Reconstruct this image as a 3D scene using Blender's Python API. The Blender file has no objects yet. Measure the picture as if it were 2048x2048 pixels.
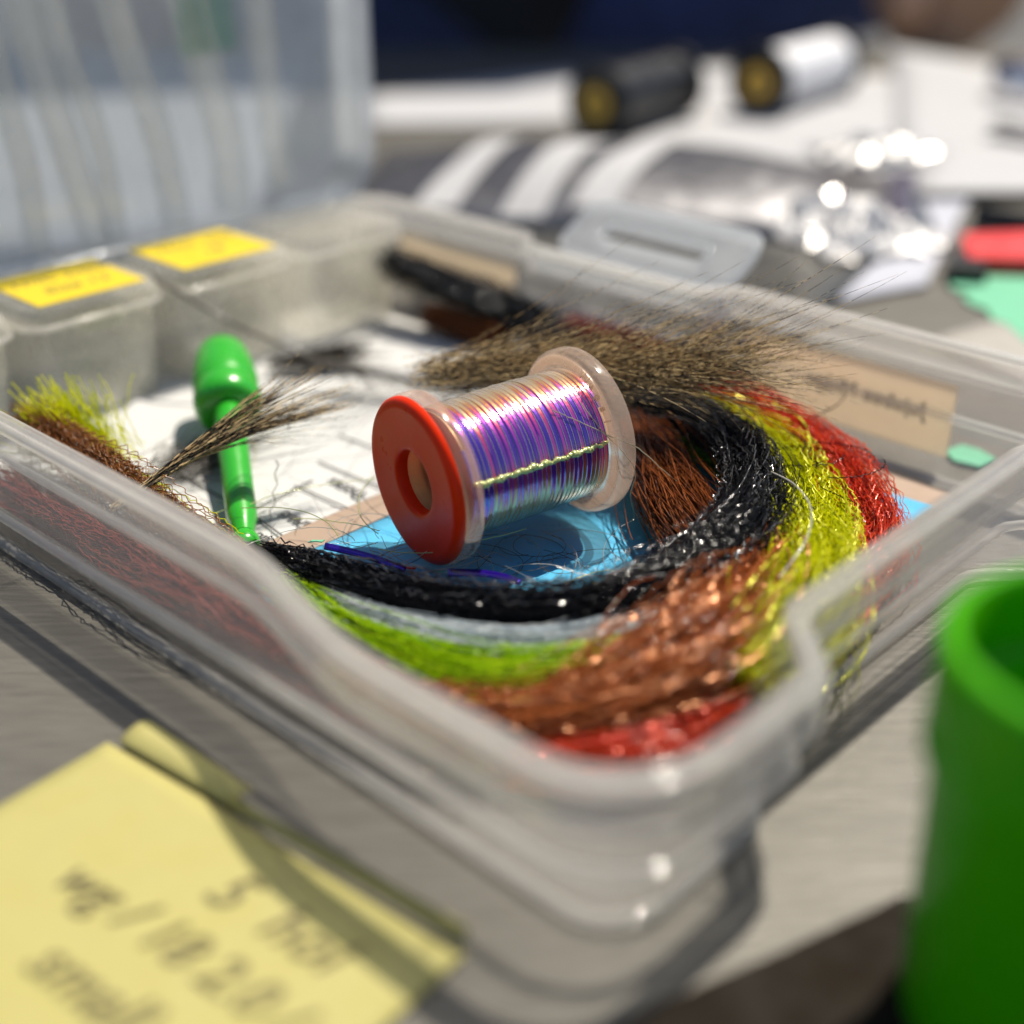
import bpy, bmesh, math, random
import numpy as np
from mathutils import Vector, Matrix
R = math.radians
MM = 0.001
rng = np.random.default_rng(7)
random.seed(7)
scene = bpy.context.scene
C = scene.collection

# ------------------------------------------------------------------ camera, sky, sun, exposure
FPX, H = 2730.0, 95.0
PITCH = math.atan(1394 / FPX)
cd = bpy.data.cameras.new("camera")
cam = bpy.data.objects.new("camera", cd); C.objects.link(cam)
cam.location = (0, 0, H * MM)
cam.rotation_euler = (math.pi / 2 - PITCH, 0, 0)
cd.sensor_width = 36; cd.lens = FPX / 2048 * 36
cd.clip_start = 0.005; cd.clip_end = 500
cd.dof.use_dof = True; cd.dof.focus_distance = 0.187; cd.dof.aperture_fstop = 7.2
scene.camera = cam
SUN_EL, SUN_AZ = 62.0, 38.0
w = bpy.data.worlds.new("World"); scene.world = w; w.use_nodes = True
nt = w.node_tree
sky = nt.nodes.new("ShaderNodeTexSky"); sky.sky_type = 'NISHITA'; sky.sun_disc = False
sky.sun_elevation = R(SUN_EL); sky.sun_rotation = R(SUN_AZ)
nt.links.new(sky.outputs[0], nt.nodes["Background"].inputs[0])
nt.nodes["Background"].inputs[1].default_value = 0.075
sl = bpy.data.lights.new("sun", 'SUN'); sl.energy = 5.0; sl.angle = R(0.55); sl.color = (1, 0.92, 0.79)
so = bpy.data.objects.new("sun", sl); C.objects.link(so)
sdir = Vector((math.cos(R(SUN_EL)) * math.sin(R(SUN_AZ)), math.cos(R(SUN_EL)) * math.cos(R(SUN_AZ)), math.sin(R(SUN_EL))))
so.rotation_euler = sdir.to_track_quat('Z', 'Y').to_euler()
scene.view_settings.view_transform = 'Standard'; scene.view_settings.look = 'None'
scene.view_settings.exposure = 0.42; scene.view_settings.gamma = 1
scene.render.engine = 'CYCLES'
cy = scene.cycles
cy.max_bounces = 14; cy.transparent_max_bounces = 40; cy.diffuse_bounces = 4; cy.glossy_bounces = 5
cy.sample_clamp_indirect = 8; cy.use_denoising = True; cy.caustics_reflective = False; cy.caustics_refractive = False

# ------------------------------------------------------------------ placing helpers (millimetres)
CP, SP = math.cos(PITCH), math.sin(PITCH)
NX, NY = 10.0, 86.3                      # near corner of the box
UX, UY = -0.728, 0.686                   # along the near left wall
VX, VY = 0.686, 0.728                    # along the near right wall
K = 2048 / 1932
def ray(x, y):
    x *= K; y *= K
    return (x - 1024, FPX * CP + (1024 - y) * SP, -FPX * SP + (1024 - y) * CP)
def at(x, y, z=0.0):                     # where a line of sight meets height z
    d = ray(x, y); t = (z - H) / d[2]
    return (d[0] * t, d[1] * t, z)
def atY(x, y, Y):                        # where a line of sight meets depth Y
    d = ray(x, y); t = Y / d[1]
    return (d[0] * t, Y, H + d[2] * t)
def uv(u, v, z=0.0):
    return (NX + u * UX + v * VX, NY + u * UY + v * VY, z)

# ------------------------------------------------------------------ materials
def mat(name, col, rough=0.5, metal=0.0, var=0.12, scale=300, bump=0.0, bscale=None, stretch=None, sub=0.0, trans=0.0, coat=0.0, spec=0.5, sheen=0.0, emit=None):
    m = bpy.data.materials.new(name); m.use_nodes = True
    n = m.node_tree.nodes; l = m.node_tree.links
    b = n["Principled BSDF"]
    b.inputs["Roughness"].default_value = rough; b.inputs["Metallic"].default_value = metal
    b.inputs["Coat Weight"].default_value = coat; b.inputs["Coat Roughness"].default_value = 0.06
    b.inputs["Specular IOR Level"].default_value = spec
    b.inputs["Sheen Weight"].default_value = sheen
    if sub:
        b.inputs["Subsurface Weight"].default_value = sub
        b.inputs["Subsurface Radius"].default_value = (1, 0.6, 0.4); b.inputs["Subsurface Scale"].default_value = 0.002
    b.inputs["Transmission Weight"].default_value = trans
    tc = n.new("ShaderNodeTexCoord"); mp = n.new("ShaderNodeMapping")
    l.new(tc.outputs["Object"], mp.inputs[0])
    if stretch: mp.inputs["Scale"].default_value = stretch
    nz = n.new("ShaderNodeTexNoise"); nz.inputs["Scale"].default_value = scale; nz.inputs["Detail"].default_value = 6
    l.new(mp.outputs[0], nz.inputs["Vector"])
    mx = n.new("ShaderNodeMix"); mx.data_type = 'RGBA'
    mx.inputs[6].default_value = tuple(min(1, c * (1 - var)) for c in col) + (1,)
    mx.inputs[7].default_value = tuple(min(1, c * (1 + var)) for c in col) + (1,)
    l.new(nz.outputs["Fac"], mx.inputs[0]); l.new(mx.outputs[2], b.inputs["Base Color"])
    rz = n.new("ShaderNodeTexNoise"); rz.inputs["Scale"].default_value = 160; rz.inputs["Detail"].default_value = 7; rz.inputs["Roughness"].default_value = 0.7
    l.new(tc.outputs["Object"], rz.inputs["Vector"])
    rm = n.new("ShaderNodeMapRange"); rm.inputs["From Min"].default_value = 0.3; rm.inputs["From Max"].default_value = 0.7
    rm.inputs["To Min"].default_value = rough * 0.7; rm.inputs["To Max"].default_value = min(1, rough * 1.45)
    l.new(rz.outputs["Fac"], rm.inputs["Value"]); l.new(rm.outputs[0], b.inputs["Roughness"])
    if bump:
        nb = n.new("ShaderNodeTexNoise"); nb.inputs["Scale"].default_value = bscale or scale; nb.inputs["Detail"].default_value = 4
        l.new(mp.outputs[0], nb.inputs["Vector"])
        bp = n.new("ShaderNodeBump"); bp.inputs["Strength"].default_value = bump; bp.inputs["Distance"].default_value = 0.0004
        l.new(nb.outputs["Fac"], bp.inputs["Height"]); l.new(bp.outputs[0], b.inputs["Normal"])
    return m

def clear_plastic(name, tint=(0.93, 0.94, 0.95), milk=0.15, milkcol=(0.8, 0.8, 0.78), rough=0.07, bump=0.06, bscale=220):
    """thin moulded polypropylene: lets light through, scatters some, shines"""
    m = bpy.data.materials.new(name); m.use_nodes = True
    n = m.node_tree.nodes; l = m.node_tree.links
    n.remove(n["Principled BSDF"]); out = n["Material Output"]
    tr = n.new("ShaderNodeBsdfTransparent"); tr.inputs[0].default_value = tint + (1,)
    df = n.new("ShaderNodeBsdfDiffuse"); df.inputs[0].default_value = milkcol + (1,)
    tl = n.new("ShaderNodeBsdfTranslucent"); tl.inputs[0].default_value = milkcol + (1,)
    gl = n.new("ShaderNodeBsdfGlossy"); gl.inputs["Roughness"].default_value = rough
    tc = n.new("ShaderNodeTexCoord"); nz = n.new("ShaderNodeTexNoise"); nz.inputs["Scale"].default_value = bscale; nz.inputs["Detail"].default_value = 5
    l.new(tc.outputs["Object"], nz.inputs["Vector"])
    bp = n.new("ShaderNodeBump"); bp.inputs["Strength"].default_value = bump; bp.inputs["Distance"].default_value = 0.0006
    l.new(nz.outputs["Fac"], bp.inputs["Height"])
    sc_ = n.new("ShaderNodeTexNoise"); sc_.inputs["Scale"].default_value = 900; sc_.inputs["Detail"].default_value = 3
    ms_ = n.new("ShaderNodeMapping"); ms_.inputs["Scale"].default_value = (1, 0.06, 0.6); ms_.inputs["Rotation"].default_value = (0.3, 0.2, 0.9)
    l.new(tc.outputs["Object"], ms_.inputs[0]); l.new(ms_.outputs[0], sc_.inputs["Vector"])
    rs_ = n.new("ShaderNodeMapRange"); rs_.inputs["From Min"].default_value = 0.45; rs_.inputs["From Max"].default_value = 0.75
    rs_.inputs["To Min"].default_value = rough * 0.6; rs_.inputs["To Max"].default_value = rough * 3.2
    l.new(sc_.outputs["Fac"], rs_.inputs["Value"]); l.new(rs_.outputs[0], gl.inputs["Roughness"])
    for s in (df, tl, gl): l.new(bp.outputs[0], s.inputs["Normal"])
    m1 = n.new("ShaderNodeMixShader"); m1.inputs[0].default_value = 0.68
    l.new(df.outputs[0], m1.inputs[1]); l.new(tl.outputs[0], m1.inputs[2])
    mr = n.new("ShaderNodeMapRange"); mr.inputs["To Min"].default_value = milk * 0.75; mr.inputs["To Max"].default_value = milk * 1.25
    l.new(nz.outputs["Fac"], mr.inputs["Value"])
    m2 = n.new("ShaderNodeMixShader"); l.new(mr.outputs[0], m2.inputs[0])
    l.new(tr.outputs[0], m2.inputs[1]); l.new(m1.outputs[0], m2.inputs[2])
    lw = n.new("ShaderNodeLayerWeight"); lw.inputs[0].default_value = 0.5
    pw = n.new("ShaderNodeMath"); pw.operation = 'POWER'; pw.inputs[1].default_value = 4.5; l.new(lw.outputs["Facing"], pw.inputs[0])
    fr = n.new("ShaderNodeMapRange"); fr.inputs["To Min"].default_value = 0.035; fr.inputs["To Max"].default_value = 0.5
    l.new(pw.outputs[0], fr.inputs["Value"])
    m3 = n.new("ShaderNodeMixShader"); l.new(fr.outputs[0], m3.inputs[0])
    l.new(m2.outputs[0], m3.inputs[1]); l.new(gl.outputs[0], m3.inputs[2])
    l.new(m3.outputs[0], out.inputs[0])
    return m

def fibre_mat(name, cols, rough=0.3, spec=0.7, metal=0.0, transl=0.25, bars=None, coat=0.3):
    """hair and flash: colour varies fibre by fibre (attribute rnd); bars = (dark, light, period mm)"""
    m = bpy.data.materials.new(name); m.use_nodes = True
    n = m.node_tree.nodes; l = m.node_tree.links
    b = n["Principled BSDF"]; b.inputs["Roughness"].default_value = rough; b.inputs["Specular IOR Level"].default_value = spec
    b.inputs["Metallic"].default_value = metal; b.inputs["Coat Weight"].default_value = coat; b.inputs["Coat Roughness"].default_value = 0.1
    a = n.new("ShaderNodeAttribute"); a.attribute_name = "rnd"
    rp = n.new("ShaderNodeValToRGB"); l.new(a.outputs["Fac"], rp.inputs[0])
    while len(rp.color_ramp.elements) < len(cols): rp.color_ramp.elements.new(0.5)
    for i, c in enumerate(cols):
        e = rp.color_ramp.elements[i]; e.position = i / max(1, len(cols) - 1); e.color = c + (1,)
    colout = rp.outputs[0]
    if bars:
        t = n.new("ShaderNodeAttribute"); t.attribute_name = "along"
        cb = n.new("ShaderNodeCombineXYZ"); l.new(t.outputs["Fac"], cb.inputs[0])
        mu = n.new("ShaderNodeMath"); mu.operation = 'MULTIPLY'; mu.inputs[1].default_value = 37
        l.new(a.outputs["Fac"], mu.inputs[0]); l.new(mu.outputs[0], cb.inputs[1])
        nz = n.new("ShaderNodeTexNoise"); nz.inputs["Scale"].default_value = 1 / bars[1]; nz.inputs["Detail"].default_value = 2
        l.new(cb.outputs[0], nz.inputs["Vector"])
        r2 = n.new("ShaderNodeValToRGB"); r2.color_ramp.elements[0].position = 0.46; r2.color_ramp.elements[1].position = 0.51
        l.new(nz.outputs["Fac"], r2.inputs[0])
        mx = n.new("ShaderNodeMix"); mx.data_type = 'RGBA'; l.new(r2.outputs[0], mx.inputs[0])
        mx.inputs[6].default_value = bars[0] + (1,); l.new(colout, mx.inputs[7]); colout = mx.outputs[2]
    l.new(colout, b.inputs["Base Color"])
    if transl:
        tl = n.new("ShaderNodeBsdfTranslucent"); l.new(colout, tl.inputs[0])
        ms = n.new("ShaderNodeMixShader"); ms.inputs[0].default_value = transl
        l.new(b.outputs[0], ms.inputs[1]); l.new(tl.outputs[0], ms.inputs[2]); l.new(ms.outputs[0], n["Material Output"].inputs[0])
    return m

PL_BOX = clear_plastic("box_polypropylene", (0.985, 0.985, 0.985), 0.075, (0.88, 0.86, 0.83))
PL_LID = clear_plastic("lid_polypropylene", (0.95, 0.97, 0.99), 0.34, (0.86, 0.9, 0.94))
PL_BIN = clear_plastic("bin_polypropylene", (0.985, 0.985, 0.975), 0.26, (1.0, 0.97, 0.88))
PL_LATCH = clear_plastic("latch_polypropylene", (0.97, 0.98, 0.99), 0.62, (0.86, 0.88, 0.9))
PL_SPOOL = clear_plastic("spool_clear_plastic", (0.98, 0.93, 0.89), 0.26, (0.90, 0.74, 0.62), 0.12, 0.05)
RED = mat("red_plastic", (0.74, 0.030, 0.003), 0.32, var=0.06, bump=0.04, bscale=500, sub=0.05, coat=0.0, spec=0.13)
GREEN = mat("green_plastic", (0.025, 0.36, 0.02), 0.28, var=0.05, sub=0.2, coat=0.25, bump=0.04)
CUPGREEN = mat("cup_green_plastic", (0.08, 0.46, 0.0), 0.27, var=0.05, sub=0.12, spec=0.3, bump=0.05)
PAPER = mat("white_paper", (0.52, 0.52, 0.515), 0.8, var=0.03, bump=0.1, bscale=900)
PAPERBG = mat("background_paper", (0.41, 0.41, 0.42), 0.75, var=0.04)
GREYPAPER = mat("lavender_grey_paper", (0.42, 0.43, 0.49), 0.7, var=0.04)
INK = mat("black_ink", (0.03, 0.03, 0.035), 0.6, var=0.1)
GREYINK = mat("faint_ink", (0.16, 0.14, 0.12), 0.7, var=0.1)
PENCIL = mat("pencil_marks", (0.13, 0.11, 0.045), 0.7, var=0.4, scale=900)
NOTE = mat("sticky_note_paper", (0.37, 0.335, 0.115), 0.75, var=0.03, bump=0.06, bscale=700)
LABELY = mat("yellow_label_paper", (0.62, 0.46, 0.004), 0.6, var=0.03)
BEIGE = mat("beige_label_paper", (0.92, 0.82, 0.67), 0.75, var=0.04)
def see_light(m, f):
    n = m.node_tree.nodes; l = m.node_tree.links; b = n["Principled BSDF"]
    tl = n.new("ShaderNodeBsdfTranslucent"); l.new(b.inputs["Base Color"].links[0].from_socket, tl.inputs[0])
    ms = n.new("ShaderNodeMixShader"); ms.inputs[0].default_value = f
    l.new(b.outputs[0], ms.inputs[1]); l.new(tl.outputs[0], ms.inputs[2]); l.new(ms.outputs[0], n["Material Output"].inputs[0])
see_light(BEIGE, 0.72); see_light(CUPGREEN, 0.3)
TAN = mat("tan_card_edge", (0.33, 0.24, 0.18), 0.6, var=0.05)
BLUE = mat("blue_coated_card", (0.09, 0.42, 0.68), 0.3, var=0.05, bump=0.06, bscale=120, coat=0.1)
POUCH = mat("silver_grey_film", (0.17, 0.17, 0.18), 0.3, 0.7, var=0.1, bump=0.25, bscale=60)
FOIL = mat("bright_crumpled_film", (0.62, 0.61, 0.6), 0.3, 0.4, var=0.1, bump=0.4, bscale=90)
BLACKPL = mat("black_plastic", (0.012, 0.012, 0.013), 0.35, var=0.2)
GOLD = mat("gold_sticker", (0.85, 0.52, 0.09), 0.45, 0.3, var=0.15)
CHROME = mat("bright_metal", (0.75, 0.74, 0.76), 0.16, 1.0, var=0.05)
WHITEPL = mat("white_spooled_line", (0.78, 0.78, 0.8), 0.35, var=0.05, scale=900, stretch=(1, 1, 8), bump=0.2)
REDCLIP = mat("red_clip_plastic", (0.7, 0.03, 0.03), 0.4, var=0.05)
GREENPRINT = mat("green_print", (0.12, 0.42, 0.25), 0.6, var=0.06)
CARD = mat("grey_beige_card", (0.33, 0.31, 0.28), 0.6, var=0.04)
NAVY = mat("navy_cloth", (0.05, 0.085, 0.28), 0.9, var=0.5, scale=60, bump=0.4, bscale=800, sheen=0.1)
BLACKCLOTH = mat("black_cloth", (0.006, 0.006, 0.008), 0.95, var=0.3, scale=60)
SKIN = mat("skin", (0.62, 0.34, 0.20), 0.5, var=0.08, scale=90, sub=0.15)
HAIRM = mat("brown_hair", (0.05, 0.03, 0.02), 0.6, var=0.3)
PAVING = mat("dark_paving", (0.06, 0.058, 0.055), 0.85, var=0.3, scale=4, bump=0.4, bscale=40)

def table_mat():
    m = mat("brushed_metal_top", (0.125, 0.118, 0.102), 0.42, 0.22, var=0.55, scale=60, bump=0.4, spec=0.3, bscale=90, stretch=(2.2, 26, 1))
    n = m.node_tree.nodes; l = m.node_tree.links; b = n["Principled BSDF"]
    for q in n:
        if q.type == 'MAPPING': q.inputs["Rotation"].default_value = (0, 0, R(-48)); mp = q
    nz = n.new("ShaderNodeTexNoise"); nz.inputs["Scale"].default_value = 14; nz.inputs["Detail"].default_value = 8
    l.new(mp.outputs[0], nz.inputs["Vector"])
    mr = n.new("ShaderNodeMapRange"); mr.inputs["To Min"].default_value = 0.3; mr.inputs["To Max"].default_value = 0.6
    l.new(nz.outputs["Fac"], mr.inputs["Value"]); l.new(mr.outputs[0], b.inputs["Roughness"])
    return m
TABLE = table_mat()

def film_mat():
    """pearl tinsel: colour swings with the angle it is seen at, as thin film does, and from winding to winding"""
    m = bpy.data.materials.new("iridescent_tinsel"); m.use_nodes = True
    n = m.node_tree.nodes; l = m.node_tree.links; b = n["Principled BSDF"]
    lw = n.new("ShaderNodeLayerWeight"); lw.inputs[0].default_value = 0.5
    a = n.new("ShaderNodeAttribute"); a.attribute_name = "rnd"
    ma = n.new("ShaderNodeMath"); ma.operation = 'MULTIPLY_ADD'; ma.inputs[1].default_value = 0.26
    l.new(a.outputs["Fac"], ma.inputs[0])
    sb = n.new("ShaderNodeMath"); sb.operation = 'SUBTRACT'; sb.inputs[1].default_value = 0.10
    l.new(lw.outputs["Facing"], sb.inputs[0]); l.new(sb.outputs[0], ma.inputs[2])
    rp = n.new("ShaderNodeValToRGB"); l.new(ma.outputs[0], rp.inputs[0])
    st = [(0.08, (0.09, 0.025, 0.45)), (0.18, (0.20, 0.03, 0.44)), (0.25, (0.55, 0.05, 0.46)), (0.32, (0.70, 0.06, 0.16)), (0.42, (0.72, 0.28, 0.07)), (0.58, (0.75, 0.56, 0.30)), (0.85, (0.8, 0.68, 0.55))]
    while len(rp.color_ramp.elements) < len(st): rp.color_ramp.elements.new(0.5)
    for i, (p_, c_) in enumerate(st):
        rp.color_ramp.elements[i].position = p_; rp.color_ramp.elements[i].color = c_ + (1,)
    ed = n.new("ShaderNodeAttribute"); ed.attribute_name = "edge"
    mxe = n.new("ShaderNodeMix"); mxe.data_type = 'RGBA'; l.new(ed.outputs["Fac"], mxe.inputs[0])
    l.new(rp.outputs[0], mxe.inputs[6]); mxe.inputs[7].default_value = (0.75, 0.62, 0.5, 1)  # tape edges coloured pale, like light caught along each turn
    l.new(mxe.outputs[2], b.inputs["Base Color"])
    b.inputs["Metallic"].default_value = 0.6; b.inputs["Roughness"].default_value = 0.24
    b.inputs["Coat Weight"].default_value = 1.0; b.inputs["Coat Roughness"].default_value = 0.13; b.inputs["Coat IOR"].default_value = 1.8
    tc = n.new("ShaderNodeTexCoord"); nz = n.new("ShaderNodeTexNoise"); nz.inputs["Scale"].default_value = 1500; nz.inputs["Detail"].default_value = 3
    l.new(tc.outputs["Object"], nz.inputs["Vector"])
    bp = n.new("ShaderNodeBump"); bp.inputs["Strength"].default_value = 0.35; bp.inputs["Distance"].default_value = 0.0001
    l.new(nz.outputs["Fac"], bp.inputs["Height"]); l.new(bp.outputs[0], b.inputs["Normal"])
    return m
FILM = film_mat()

# ------------------------------------------------------------------ object helpers
def link(name, me, m, parent=None, smooth=True):
    o = bpy.data.objects.new(name, me); C.objects.link(o)
    if m: me.materials.append(m)
    if smooth: me.polygons.foreach_set("use_smooth", [True] * len(me.polygons))
    if parent: o.parent = parent
    return o
def tag(o, label=None, cat=None, group=None, kind=None):
    if label: o["label"] = label
    if cat: o["category"] = cat
    if group: o["group"] = group
    if kind: o["kind"] = kind
    return o
def empty(name, loc=(0, 0, 0), rot=(0, 0, 0)):
    o = bpy.data.objects.new(name, None); C.objects.link(o)
    o.location = [c * MM for c in loc]; o.rotation_euler = rot; o.empty_display_size = 0.01
    return o
def mesh(verts, faces, name="m"):
    me = bpy.data.meshes.new(name); me.from_pydata([tuple(c * MM for c in v) for v in verts], [], faces); me.update()
    return me
def loft(loops, cap0=True, cap1=True, closed=False):
    n = len(loops[0]); V = [p for L in loops for p in L]; F = []
    k = len(loops)
    for i in range(k if closed else k - 1):
        j = (i + 1) % k
        for q in range(n):
            r = (q + 1) % n
            F.append((i * n + q, i * n + r, j * n + r, j * n + q))
    if not closed:
        if cap0: F.append(tuple(range(n - 1, -1, -1)))
        if cap1: F.append(tuple((k - 1) * n + q for q in range(n)))
    me = mesh(V, F)
    bm = bmesh.new(); bm.from_mesh(me); bmesh.ops.recalc_face_normals(bm, faces=bm.faces); bm.to_mesh(me); bm.free()
    return me
def sharp(o, deg=35):
    for p in o.data.polygons: p.use_smooth = True
    o.data.set_sharp_from_angle(angle=R(deg)); return o
def rr(w_, h_, r, n=7, cx=0, cy=0):
    P = []
    for (sx, sy, a0) in ((1, 1, 0), (-1, 1, 90), (-1, -1, 180), (1, -1, 270)):
        for i in range(n):
            a = R(a0 + 90 * i / (n - 1))
            P.append((cx + sx * (w_ / 2 - r) + r * math.cos(a), cy + sy * (h_ / 2 - r) + r * math.sin(a)))
    return P
def lathe(prof, n=64, axis='x', closed=False):
    """prof: (along, radius) pairs"""
    loops = []
    for (a, r) in prof:
        L = []
        for i in range(n):
            t = 2 * math.pi * i / n
            c, s = r * math.cos(t), r * math.sin(t)
            L.append((a, c, s) if axis == 'x' else ((c, s, a) if axis == 'z' else (s, a, c)))
        loops.append(L)
    return loft(loops, closed=closed)
def slab(poly, z0, z1, bend=None, bev=0.0):
    """flat piece of thickness z1-z0 over an xy outline"""
    return loft([[(x, y, z0) for x, y in poly], [(x, y, z1) for x, y in poly]])
def sheet(corners, th, nx=14, ny=14, lift=None):
    """thin sheet between four corners (x, y, z), lift(s, t) raises it"""
    a, b, c, d = [np.array(p, float) for p in corners]
    top, bot = [], []
    for j in range(ny + 1):
        for i in range(nx + 1):
            s, t = i / nx, j / ny
            p = (a * (1 - s) + b * s) * (1 - t) + (d * (1 - s) + c * s) * t
            z = lift(s, t) if lift else 0
            top.append((p[0], p[1], p[2] + z + th)); bot.append((p[0], p[1], p[2] + z))
    N = len(top); F = []; q = nx + 1
    for j in range(ny):
        for i in range(nx):
            k = j * q + i
            F.append((k, k + 1, k + q + 1, k + q)); F.append((N + k, N + k + q, N + k + q + 1, N + k + 1))
    edge = [i for i in range(q)] + [j * q + nx for j in range(1, ny + 1)] + [ny * q + i for i in range(nx - 1, -1, -1)] + [j * q for j in range(ny - 1, 0, -1)]
    for i in range(len(edge)):
        e, f = edge[i], edge[(i + 1) % len(edge)]
        F.append((f, e, N + e, N + f))
    me = mesh(top + bot, F)
    bm = bmesh.new(); bm.from_mesh(me); bmesh.ops.recalc_face_normals(bm, faces=bm.faces); bm.to_mesh(me); bm.free()
    return me
def text_mesh(s, size, th=0.04, shear=0.0, bold=0.0):
    cu = bpy.data.curves.new("t", 'FONT'); cu.body = s; cu.size = size * MM; cu.extrude = th * MM / 2; cu.shear = shear
    cu.offset = bold * MM; cu.align_x = 'CENTER'; cu.align_y = 'CENTER'; cu.resolution_u = 3
    o = bpy.data.objects.new("t", cu); C.objects.link(o)
    dg = bpy.context.evaluated_depsgraph_get(); me = bpy.data.meshes.new_from_object(o.evaluated_get(dg))
    bpy.data.objects.remove(o); me.name = "writing"
    return me
def place(o, origin, xd, yd, parent=None):
    """put an object built in its xy plane at origin with given x and y directions"""
    x = Vector(xd).normalized(); z = x.cross(Vector(yd)).normalized(); y = z.cross(x)
    m = Matrix((x, y, z)).transposed().to_4x4(); m.translation = Vector([c * MM for c in origin])
    o.matrix_world = m; return o

def spline(ctrl, step=1.0):
    """Catmull-Rom through control rows, resampled by arc length on the first three columns"""
    P = np.array(ctrl, float); n = len(P); out = []
    for i in range(n - 1):
        p0, p1, p2, p3 = P[max(i - 1, 0)], P[i], P[i + 1], P[min(i + 2, n - 1)]
        for t in np.linspace(0, 1, 24, endpoint=False):
            out.append(0.5 * ((2 * p1) + (-p0 + p2) * t + (2 * p0 - 5 * p1 + 4 * p2 - p3) * t * t + (-p0 + 3 * p1 - 3 * p2 + p3) * t ** 3))
    out.append(P[-1]); out = np.array(out)
    d = np.r_[0, np.cumsum(np.linalg.norm(np.diff(out[:, :3], axis=0), axis=1))]
    S = max(3, int(d[-1] / step)); s = np.linspace(0, d[-1], S)
    return np.stack([np.interp(s, d, out[:, k]) for k in range(out.shape[1])], 1), s

def tubes(paths, rad, rnd=None, sides=3, taper=None, flat=None):
    """one mesh of many thin tubes; paths (n, S, 3) mm; rad scalar, (n,) or (n, S)"""
    P = np.asarray(paths, float); n, S, _ = P.shape
    T = np.gradient(P, axis=1); T /= np.linalg.norm(T, axis=2, keepdims=True) + 1e-9
    ref = np.array([0.31, 0.17, 0.93]); A = np.cross(T, ref); A /= np.linalg.norm(A, axis=2, keepdims=True) + 1e-9
    B = np.cross(T, A)
    r = np.broadcast_to(np.asarray(rad, float).reshape((n, 1) if np.ndim(rad) == 1 else (np.shape(rad) if np.ndim(rad) == 2 else (1, 1))), (n, S)).copy()
    if taper is not None: r = r * taper
    V = np.empty((n, S, sides, 3))
    tw = rng.random((n, 1)) * 6.28
    if flat is not None: tw = tw + np.cumsum(np.full((n, S), flat), axis=1) * rng.uniform(0.6, 1.4, (n, 1))
    for k in range(sides):
        th = tw + 2 * math.pi * k / sides
        c, s_ = np.cos(2 * math.pi * k / sides), np.sin(2 * math.pi * k / sides)
        if flat is not None:
            ca, sa = c, 0.25 * s_
            dx = ca * np.cos(tw) - sa * np.sin(tw); dy = ca * np.sin(tw) + sa * np.cos(tw)
        else:
            dx, dy = np.cos(th), np.sin(th)
        V[:, :, k] = P + (A * dx[..., None] + B * dy[..., None]) * r[..., None]
    idx = np.arange(n * S * sides).reshape(n, S, sides)
    a = idx[:, :-1, :]; b = idx[:, 1:, :]
    q = np.stack([a, np.roll(a, -1, 2), np.roll(b, -1, 2), b], -1).reshape(-1, 4)
    me = bpy.data.meshes.new("fibres")
    me.vertices.add(n * S * sides); me.vertices.foreach_set("co", (V * MM).astype(np.float32).ravel())
    nf = len(q); me.loops.add(nf * 4); me.loops.foreach_set("vertex_index", q.astype(np.int32).ravel())
    me.polygons.add(nf); me.polygons.foreach_set("loop_start", np.arange(0, nf * 4, 4, dtype=np.int32))
    me.update(calc_edges=True)
    if rnd is None: rnd = rng.random(n)
    at_ = me.attributes.new("rnd", 'FLOAT', 'POINT'); at_.data.foreach_set("value", np.repeat(np.asarray(rnd, np.float32), S * sides))
    ln = np.concatenate([np.zeros((n, 1)), np.cumsum(np.linalg.norm(np.diff(P, axis=1), axis=2), axis=1)], 1)
    al = me.attributes.new("along", 'FLOAT', 'POINT'); al.data.foreach_set("value", np.repeat(ln.astype(np.float32).ravel(), sides))
    return me

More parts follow.
